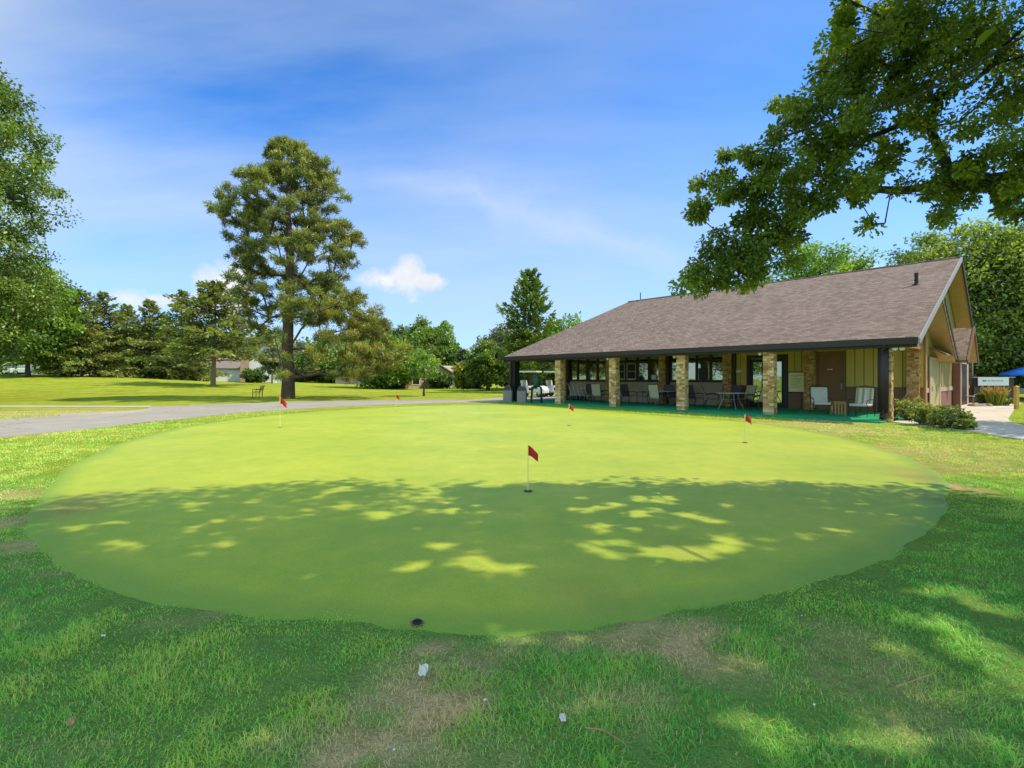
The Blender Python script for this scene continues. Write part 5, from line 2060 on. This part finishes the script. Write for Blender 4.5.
def umbrella(name, label, X, Y, zr_, zp, r, mat):
    t = thing(name, label, 'umbrella', (X, Y, 0))
    mb = MB()
    n = 8
    vs = [(0, 0, zp)] + [(r * math.cos(2 * math.pi * k / n), r * math.sin(2 * math.pi * k / n), zr_) for k in range(n)] + [(r * 1.0 * math.cos(2 * math.pi * k / n), r * math.sin(2 * math.pi * k / n), zr_ - 0.12) for k in range(n)]
    fs = [(0, 1 + k, 1 + (k + 1) % n) for k in range(n)] + [(1 + k, 1 + n + k, 1 + n + (k + 1) % n, 1 + (k + 1) % n) for k in range(n)]
    mb.add(vs, fs)
    mb.build('canopy', mat, t)
    mb = MB()
    mb.tube([(0, 0, 0), (0, 0, zp + 0.08)], 0.03, 8)
    mb.build('pole', M['darkmetal'], t)
    mb = MB()
    mb.lathe([(0.28, 0), (0.28, 0.06), (0.06, 0.1), (0.05, 0.3)], (0, 0, 0), 14)
    mb.build('base', M['darkmetal'], t)
    for k in range(n):
        a = 2 * math.pi * k / n
        mb = MB()
        mb.tube([(0.03, 0, zp - 0.04), (r * math.cos(a) * 0.98, r * math.sin(a) * 0.98, zr_ - 0.02)], 0.01, 4)
        mb.build('rib', M['darkmetal'], t)


X, Y, z = place(1038, 0, 31)
umbrella('patio_umbrella', 'bright blue patio umbrella at the right edge beyond the sign', X, Y, 1.72, 2.4, 1.75, M['blue'])
X, Y, z = place(990.5, 0, 36)
umbrella('patio_umbrella', 'small cream umbrella just above the white sign', X, Y, 1.75, 1.95, 0.5, M['cream'])
X, Y = gp(1016.5, 409)
t = thing('wooden_post', 'short yellow wooden post at the lawn edge by the walk', 'post', (X, Y, 0))
mb = MB()
mb.box((0, 0, 0.52), (0.14, 0.14, 1.04))
mb.build('shaft', M['postwood'], t, 0.01)
mb = MB()
mb.add([(-.08, -.08, 1.041), (.08, -.08, 1.041), (.08, .08, 1.041), (-.08, .08, 1.041), (0, 0, 1.1)], [(0, 1, 4), (1, 2, 4), (2, 3, 4), (3, 0, 4), (3, 2, 1, 0)])
mb.build('cap', M['postwood'], t)
X, Y, z = place(968, 0, 27.4)
t = thing('stool', 'small pale wooden stool by the stone pier', 'stool', (X, Y, 0), TH)
mb = MB()
mb.box((0, 0, 0.45), (0.5, 0.3, 0.05))
mb.build('seat', M['cushion'], t)
for sx in (-1, 1):
    for sy in (-1, 1):
        mb = MB()
        mb.box((sx * .2, sy * .1, 0.213), (0.045, 0.045, 0.424))
        mb.build('leg', M['wood'], t)


# ---------------------------------------------------------------- far houses and cars
def house(name, label, X, Y, z, w, d, hw, rz, wallm, roofm, rh, wins, door=None, chimney=None, over=0.4, gable_front=True, extra=None):
    t = thing(name, label, 'house', (X, Y, z - 0.2), rz)
    mb = MB()
    if gable_front:
        mb.prism([(-w / 2, 0), (w / 2, 0), (w / 2, hw), (0, hw + rh), (-w / 2, hw)], 'y', -d / 2, d / 2)
    else:
        mb.prism([(-d / 2, 0), (d / 2, 0), (d / 2, hw), (0, hw + rh), (-d / 2, hw)], 'x', -w / 2, w / 2)
    mb.build('wall', wallm, t)
    mb = MB()
    k = rh / ((w if gable_front else d) / 2)
    for s in (-1, 1):
        if gable_front:
            e = w / 2 + over
            mb.sheet([(0, -d / 2 - over, hw + rh + .14), (s * e, -d / 2 - over, hw - over * k + .14), (s * e, d / 2 + over, hw - over * k + .14), (0, d / 2 + over, hw + rh + .14)], 0.12)
        else:
            e = d / 2 + over
            mb.sheet([(-w / 2 - over, 0, hw + rh + .14), (-w / 2 - over, s * e, hw - over * k + .14), (w / 2 + over, s * e, hw - over * k + .14), (w / 2 + over, 0, hw + rh + .14)], 0.12)
    rf = mb.build('roof', roofm, t)
    for (x, zc, ww, wh) in wins:
        mb = MB()
        mb.box((x, -d / 2 - 0.03, zc), (ww + .16, 0.06, wh + .16))
        f = mb.build('window', M['white'], t)
        mb = MB()
        mb.box((x, -d / 2 - 0.065, zc), (ww, 0.012, wh))
        mb.box((x, -d / 2 - 0.075, zc), (0.04, 0.01, wh))
        mb.build('pane', M['glass'], f)
    if door:
        x, ww, wh, mm = door
        mb = MB()
        mb.box((x, -d / 2 - 0.04, wh / 2 + .2), (ww, 0.08, wh))
        mb.build('door', mm, t)
    if chimney:
        x, y, ww, hh = chimney
        mb = MB()
        mb.b2((x - ww / 2, y - ww / 3, 0.1), (x + ww / 2, y + ww / 3, hh))
        mb.build('chimney', M['brick'], t)
    return t


X, Y, z = place(264, 0, 82)
house('neighbour_house', 'grey white gabled house with a pink brick chimney behind the bench', X, Y, z, 5.2, 8, 3.9, 0.45, M['housegrey'], M['farroof'], 2.3, [(-0.2, 1.5, 0.9, 1.1), (1.6, 1.5, 0.8, 1.1), (0, 3.7, 0.8, 0.9)], None, (-2.6, -4.25, 1.2, 5.2))
X, Y, z = place(226, 0, 84)
house('neighbour_garage', 'low white garage left of the brick chimney house', X, Y, z, 6.5, 6, 2.5, 0.4, M['housewhite'], M['farroof'], 1.6, [(-2.0, 1.4, 1.0, 0.8)], (1.7, 1.8, 1.9, M['white']), None, gable_front=False)
X, Y, z = place(281, 0, 76)
house('neighbour_shed', 'small white gabled shed seen beside the big pine trunk', X, Y, z, 2.0, 3, 1.9, 0.3, M['housewhite'], M['farroof'], 0.7, [(0, 1.2, 0.5, 0.6)], None)
X, Y, z = place(414, 0, 70)
house('tan_house', 'tan gabled house behind the young tree', X, Y, z, 7.5, 8, 2.2, 0.75, M['housetan'], M['tanroof'], 1.9, [(-2.2, 1.3, 1.0, 1.0), (2.2, 1.3, 1.0, 1.0)], (0, 0.9, 1.9, M['white']))
X, Y, z = place(452, 0, 74)
house('white_house', 'low white walled house with tan roof right of the tan gabled house', X, Y, z, 7, 6, 2.0, 0.1, M['housewhite'], M['tanroof'], 1.3, [(-2, 1.5, 1.2, 1.0), (1.5, 1.5, 1.2, 1.0)], (3.2, 1.0, 2.0, M['brown']), None, gable_front=False)
X, Y, z = place(376, 0, 92)
house('tan_house', 'dim brown house under the small bright green tree', X, Y, z, 12, 8, 2.6, -0.05, M['housetan'], M['farroof'], 1.8, [(-3.5, 1.5, 1.3, 1.1), (3.5, 1.5, 1.3, 1.1)], (0.5, 1.4, 2.2, M['white']), None, gable_front=False)
X, Y, z = place(74, 0, 80)
house('white_house', 'white house wall glimpsed under the spruces on the left', X, Y, z, 8, 7, 2.6, 0.0, M['housewhite'], M['farroof'], 1.8, [(1.5, 1.5, 1.2, 1.0)], (-1.5, 1.0, 2.1, M['brown']), None, gable_front=False)
X, Y, z = place(1085, 0, 50)
house('neighbour_house', 'beige house with grey roof behind the blue umbrella', X, Y, 0, 14, 12, 4.3, 0.12, M['housebeige'], M['greyroof'], 2.6, [(-4.5, 3.2, 1.3, 1.2), (0, 3.2, 1.3, 1.2)], (-1.8, 1.0, 2.1, M['brown']), None, gable_front=False, over=0.8)


def make_car(label, X, Y, z, rz, mat):
    t = thing('parked_car', label, 'car', (X, Y, z), rz, 'white cars parked beyond the left lawn')
    mb = MB()
    mb.prism([(-2.2, 0.3), (-2.2, 0.8), (-1.9, 0.95), (-1.2, 1.0), (1.0, 1.0), (1.9, 0.85), (2.2, 0.7), (2.2, 0.3)], 'y', -0.88, 0.88)
    mb.build('body', mat, t, 0.08)
    mb = MB()
    mb.prism([(-1.7, 0.98), (-1.15, 1.48), (0.2, 1.5), (1.05, 0.98)], 'y', -0.76, 0.76)
    cab = mb.build('cabin', M['glass'], t, 0.05)
    mb = MB()
    mb.b2((-1.1, -0.7, 1.49), (0.15, 0.7, 1.53))
    mb.build('roof', mat, t, 0.02)
    for sx in (-1.35, 1.4):
        for s in (-1, 1):
            mb = MB()
            mb.lathe([(0.2, -0.1), (0.31, -0.1), (0.33, -0.06), (0.33, 0.06), (0.31, 0.1), (0.2, 0.1)], (sx, s * 0.82, 0.33), 16, 'Y')
            w = mb.build('wheel', M['tire'], t)
            mb = MB()
            mb.lathe([(0.06, -0.11), (0.195, -0.102), (0.195, 0.102), (0.06, 0.11)], (sx, s * 0.82, 0.33), 12, 'Y')
            mb.build('rim', M['rake'], w)


X, Y, z = place(30, 0, 80)
make_car('white car parked at the left under the bright green tree', X, Y, z + 0.05, 0.2, M['carwhite'])
X, Y, z = place(6, 0, 81)
make_car('white car parked nearest the left edge of the view', X, Y, z + 0.05, 0.1, M['carwhite'])


# ---------------------------------------------------------------- blades of grass
def grass():
    rng = np.random.default_rng(3)
    pts = []
    for (ya, yb, dens) in ((0.9, 2.2, 13000), (2.2, 3.4, 9500), (3.4, 5.0, 6000), (5.0, 7.5, 3000), (7.5, 11, 1400), (11, 16, 600), (16, 22, 200)):
        xa, xb = -(1.08 * yb + 1.6), 1.08 * yb + 1.6
        n = int((xb - xa) * (yb - ya) * dens)
        X, Y = rng.uniform(xa, xb, n), rng.uniform(ya, yb, n)
        pts.append(np.column_stack([X, Y]))
    P = np.concatenate(pts)
    X, Y = P[:, 0], P[:, 1]
    gc_ = GREEN.mean(0)
    i1, i2, i3 = (inside(gc_ + (GREEN - gc_) * k_, X, Y) for k_ in (1.0, 0.99, 0.975))
    keep = (np.abs(X) < 1.08 * Y + 1.6) & (~i1 | (~i2 & (rng.random(len(X)) < 0.45)) | (~i3 & (rng.random(len(X)) < 0.10)))
    ing = i1
    for poly in ([gp(*p) for p in path_px], [gp(*p) for p in walk], [(loc(x, y).x, loc(x, y).y) for x, y in ((-18.8, -0.9), (0.4, -0.9), (0.4, 20), (-18.8, 20))]):
        keep &= ~inside(poly, X, Y)
    tuft = np.clip(0.55 * vnoise(X, Y, 8.0, 21) + 0.75 * vnoise(X, Y, 3.7, 41) - 0.15, 0, 1)
    dr = dryness(X, Y)
    keep &= rng.random(len(X)) < (0.22 + 1.1 * tuft) * (1 - 0.45 * dr)
    X, Y, tuft, dr, ing = X[keep], Y[keep], tuft[keep], dr[keep], ing[keep]
    n = len(X)
    big = vnoise(X, Y, 0.9, 22)
    mid = vnoise(X, Y, 2.6, 23)
    # edge of the green: shorter collar
    gs = GREEN[::4]
    dist = np.full(n, 9.0)
    for q in range(len(gs)):
        dist = np.minimum(dist, np.hypot(X - gs[q, 0], Y - gs[q, 1]))
    collar = np.where(ing, 0.3, np.clip(dist / 0.45, 0.35, 1))
    h = (0.014 + 0.021 * rng.random(n)) * (0.3 + 1.7 * tuft ** 1.5) * (1 - 0.35 * dr) * collar
    farf = np.clip(Y / 4.0, 0.6, 3.2)
    w = 0.0042 * farf * (0.7 + 0.6 * rng.random(n))
    h = h * np.clip(0.9 + Y / 40, 1, 1.3)
    a = rng.random(n) * 6.283
    lean = 0.35 + 1.6 * rng.random(n)
    bend = vnoise(X, Y, 3.5, 30) * 6.283
    dx, dy = np.cos(a) * lean + 0.25 * np.cos(bend), np.sin(a) * lean + 0.25 * np.sin(bend)
    sx, sy = -np.sin(a), np.cos(a)
    Z = -0.012 + (vnoise(X, Y, 1.3, 8) - 0.5) * 0.03 * (Y < 14)
    base = np.column_stack([X, Y, Z])
    S = np.column_stack([sx, sy, np.zeros(n)]) * w[:, None] * .5
    m = base + np.column_stack([dx * h * .35, dy * h * .35, h * .62])
    tip = base + np.column_stack([dx * h, dy * h, h * (1.05 - .38 * lean)])
    co = np.stack([base - S, base + S, m + S * .85, m - S * .85, tip], 1).reshape(-1, 3)
    b = np.arange(n)[:, None] * 5
    loops = np.concatenate([b + np.array([[0, 1, 2, 3]]), b + np.array([[3, 2, 4]])], 1).reshape(-1)
    sizes = np.tile([4, 3], n)
    tone = 0.42 + 0.35 * (big - .5) + 0.3 * (mid - .5) + rng.normal(0, 0.2, n) + 0.25 * np.clip((Y - 4) / 6, 0, 1) + 0.5 * (tuft - .5)
    dryb = np.clip(dr * 1.05 + (rng.random(n) < 0.05) * 0.8 + rng.normal(0, .08, n), 0, 1)
    m_, nt, out = new_mat('grass_blades')
    at1 = nt.nodes.new('ShaderNodeAttribute')
    at1.attribute_name = 'shade'
    at2 = nt.nodes.new('ShaderNodeAttribute')
    at2.attribute_name = 'dry'
    g = ramp(nt, at1.outputs['Fac'], [(0.0, (0.08, 0.34, 0.09)), (0.35, (0.19, 0.60, 0.12)), (0.65, (0.44, 0.74, 0.11)), (1.0, (0.78, 0.80, 0.18))])
    c = mixc(nt, at2.outputs['Fac'], g, (0.86, 0.66, 0.36))
    d = nt.nodes.new('ShaderNodeBsdfDiffuse')
    L(nt, c, d.inputs[0])
    tr = nt.nodes.new('ShaderNodeBsdfTranslucent')
    L(nt, c, tr.inputs[0])
    mx = nt.nodes.new('ShaderNodeMixShader')
    mx.inputs[0].default_value = 0.42
    L(nt, d.outputs[0], mx.inputs[1])
    L(nt, tr.outputs[0], mx.inputs[2])
    L(nt, mx.outputs[0], out.inputs[0])
    o = raw_mesh('lawn_grass', co, loops, sizes, m_, None, {'shade': np.repeat(np.clip(tone, 0, 1), 5), 'dry': np.repeat(dryb, 5)})
    tag(o, 'short uneven lawn grass around the putting green', 'grass', kind='stuff')
    print('grass blades', n)


grass()

# ---------------------------------------------------------------- light, sky, camera
SUN_EL, SUN_AZ = 51.0, 91.0        # azimuth measured from +Y towards +X
sc = bpy.context.scene
sd = Vector((math.sin(R(SUN_AZ)) * math.cos(R(SUN_EL)), math.cos(R(SUN_AZ)) * math.cos(R(SUN_EL)), math.sin(R(SUN_EL))))
sun = bpy.data.lights.new('sun', 'SUN')
sun.energy = 5.3
sun.angle = R(0.45)
sun.color = (1.0, 0.88, 0.66)
so = bpy.data.objects.new('sun', sun)
so.rotation_euler = sd.to_track_quat('Z', 'Y').to_euler()
so.location = sd * 60
C.objects.link(so)

w = bpy.data.worlds.new('World')
sc.world = w
w.use_nodes = True
nt = w.node_tree
nt.nodes.clear()
out = nt.nodes.new('ShaderNodeOutputWorld')
bg = nt.nodes.new('ShaderNodeBackground')
sky = nt.nodes.new('ShaderNodeTexSky')
sky.sky_type = 'NISHITA'
sky.sun_disc = False
sky.sun_elevation = R(SUN_EL)
sky.sun_rotation = R(SUN_AZ)
sky.altitude = 1600
sky.air_density = 1.0
sky.dust_density = 0.6
sky.ozone_density = 2.5
tcn = nt.nodes.new('ShaderNodeTexCoord')
dirv = tcn.outputs['Generated']
sep = nt.nodes.new('ShaderNodeSeparateXYZ')
L(nt, dirv, sep.inputs[0])
# high thin streaks on a plane overhead
zden = math_(nt, 'ADD', math_(nt, 'MAXIMUM', sep.outputs[2], 0.0), 0.22)
cmb = nt.nodes.new('ShaderNodeCombineXYZ')
L(nt, math_(nt, 'DIVIDE', sep.outputs[0], zden), cmb.inputs[0])
L(nt, math_(nt, 'DIVIDE', sep.outputs[1], zden), cmb.inputs[1])
mp = nt.nodes.new('ShaderNodeMapping')
mp.inputs['Rotation'].default_value = (0, 0, R(28))
mp.inputs['Scale'].default_value = (0.42, 1.35, 1)
L(nt, cmb.outputs[0], mp.inputs[0])
s1 = noise(nt, mp.outputs[0], 1.1, 6, 0.55)
s2 = noise(nt, cmb.outputs[0], 0.6, 3, 0.5)
cir = ramp(nt, math_(nt, 'ADD', math_(nt, 'MULTIPLY', s1, 0.65), math_(nt, 'MULTIPLY', s2, 0.45)), [(0.42, 0.0), (0.68, 1.0)])
# more haze towards the left of the view, less towards the right
side = math_(nt, 'ADD', math_(nt, 'MULTIPLY', sep.outputs[0], -0.75), 0.5, clamp=True)
cir = math_(nt, 'MULTIPLY', cir, math_(nt, 'ADD', math_(nt, 'MULTIPLY', side, 0.85), 0.12))
cs = nt.nodes.new('ShaderNodeHueSaturation')
cs.inputs['Saturation'].default_value = 1.12
cs.inputs['Value'].default_value = 1.0
L(nt, sky.outputs[0], cs.inputs['Color'])
tint = mixc(nt, 1.0, cs.outputs[0], (0.84, 1.52, 2.08), 'MULTIPLY')
tint = mixc(nt, 1.0, tint, ramp(nt, sep.outputs[2], [(0.0, 1.0), (0.25, 1.0), (0.75, 0.78)]), 'MULTIPLY')
col = mixc(nt, cir, tint, (4.6, 5.35, 6.1))
wd0, wd1 = Vector(((440 - 512) / F, 1, (HZ - 185) / F)).normalized(), Vector(((680 - 512) / F, 1, (HZ - 262) / F)).normalized()
wn_ = wd0.cross(wd1).normalized()
wmid = (wd0 + wd1).normalized()
dn = nt.nodes.new('ShaderNodeVectorMath')
dn.operation = 'DOT_PRODUCT'
L(nt, dirv, dn.inputs[0])
dn.inputs[1].default_value = wn_
dm = nt.nodes.new('ShaderNodeVectorMath')
dm.operation = 'DOT_PRODUCT'
L(nt, dirv, dm.inputs[0])
dm.inputs[1].default_value = wmid
wz = math_(nt, 'ADD', dn.outputs['Value'], math_(nt, 'MULTIPLY', math_(nt, 'SUBTRACT', noise(nt, dirv, 5.0, 5, 0.6), 0.5), 0.13))
wisp = math_(nt, 'SUBTRACT', 1.0, math_(nt, 'MULTIPLY', math_(nt, 'ABSOLUTE', wz), 26.0), clamp=True)
wisp = math_(nt, 'MULTIPLY', wisp, ramp(nt, dm.outputs['Value'], [(0.93, 0.0), (0.985, 0.42)]))
col = mixc(nt, wisp, col, (4.9, 5.5, 6.3))
# horizon haze
hz = ramp(nt, sep.outputs[2], [(0.0, 0.78), (0.18, 0.44), (0.44, 0.0)])
col = mixc(nt, hz, col, (3.9, 4.9, 6.2))
# cumulus heads
cn = noise(nt, dirv, 11.0, 7, 0.6)
mask = None
for (px, py, ax, az) in ((383, 279, .05, .028), (402, 274, .05, .036), (428, 281, .045, .018), (228, 300, .055, .05), (205, 305, .05, .03), (862, 272, .05, .02), (855, 268, .03, .02), (150, 300, .07, .02)):
    d = Vector(((px - 512) / F, 1, (HZ - py) / F)).normalized()
    v = nt.nodes.new('ShaderNodeVectorMath')
    v.operation = 'SUBTRACT'
    L(nt, dirv, v.inputs[0])
    v.inputs[1].default_value = d
    v2 = nt.nodes.new('ShaderNodeVectorMath')
    v2.operation = 'DIVIDE'
    L(nt, v.outputs[0], v2.inputs[0])
    v2.inputs[1].default_value = (ax, ax, az)
    v3 = nt.nodes.new('ShaderNodeVectorMath')
    v3.operation = 'LENGTH'
    L(nt, v2.outputs[0], v3.inputs[0])
    f = math_(nt, 'SUBTRACT', math_(nt, 'ADD', 1.05, math_(nt, 'MULTIPLY', math_(nt, 'SUBTRACT', cn, 0.5), 3.2)), v3.outputs['Value'])
    f = math_(nt, 'MULTIPLY', f, 1.6, clamp=True)
    mask = f if mask is None else math_(nt, 'MAXIMUM', mask, f)
ccol = mixc(nt, ramp(nt, noise(nt, dirv, 25.0, 4), [(0.35, 0.0), (0.65, 1.0)]), (5.5, 5.7, 6.1), (6.6, 6.6, 6.6))
col = mixc(nt, math_(nt, 'MULTIPLY', mask, 0.92), col, ccol)
back = math_(nt, 'MULTIPLY', math_(nt, 'ADD', math_(nt, 'MULTIPLY', sep.outputs[1], -1.0), -0.08), 3.0, clamp=True)  # unseen bright sky bank behind the camera, added to fill the shade
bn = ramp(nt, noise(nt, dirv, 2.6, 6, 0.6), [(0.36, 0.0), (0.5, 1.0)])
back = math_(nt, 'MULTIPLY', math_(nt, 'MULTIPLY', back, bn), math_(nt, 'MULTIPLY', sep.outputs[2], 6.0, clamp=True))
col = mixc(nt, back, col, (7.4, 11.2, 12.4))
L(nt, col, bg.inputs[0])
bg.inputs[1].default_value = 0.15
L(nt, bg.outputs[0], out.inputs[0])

cam = bpy.data.cameras.new('camera')
cam.sensor_width = 36.0
cam.lens = 36.0 * F / 1024
cam.shift_y = -(384 - HZ) / 1024
cam.clip_start = 0.05
cam.clip_end = 3000
co = bpy.data.objects.new('camera', cam)
co.location = (0, 0, H)
co.rotation_euler = (R(90), 0, 0)
C.objects.link(co)
sc.camera = co

sc.view_settings.view_transform = 'Standard'
sc.view_settings.look = 'None'
sc.view_settings.exposure = 0.0
sc.view_settings.gamma = 1.0
sc.render.engine = 'CYCLES'
sc.cycles.use_denoising = True
sc.cycles.max_bounces = 6
sc.cycles.diffuse_bounces = 3
sc.cycles.glossy_bounces = 3
sc.cycles.transmission_bounces = 4
sc.cycles.sample_clamp_indirect = 8.0
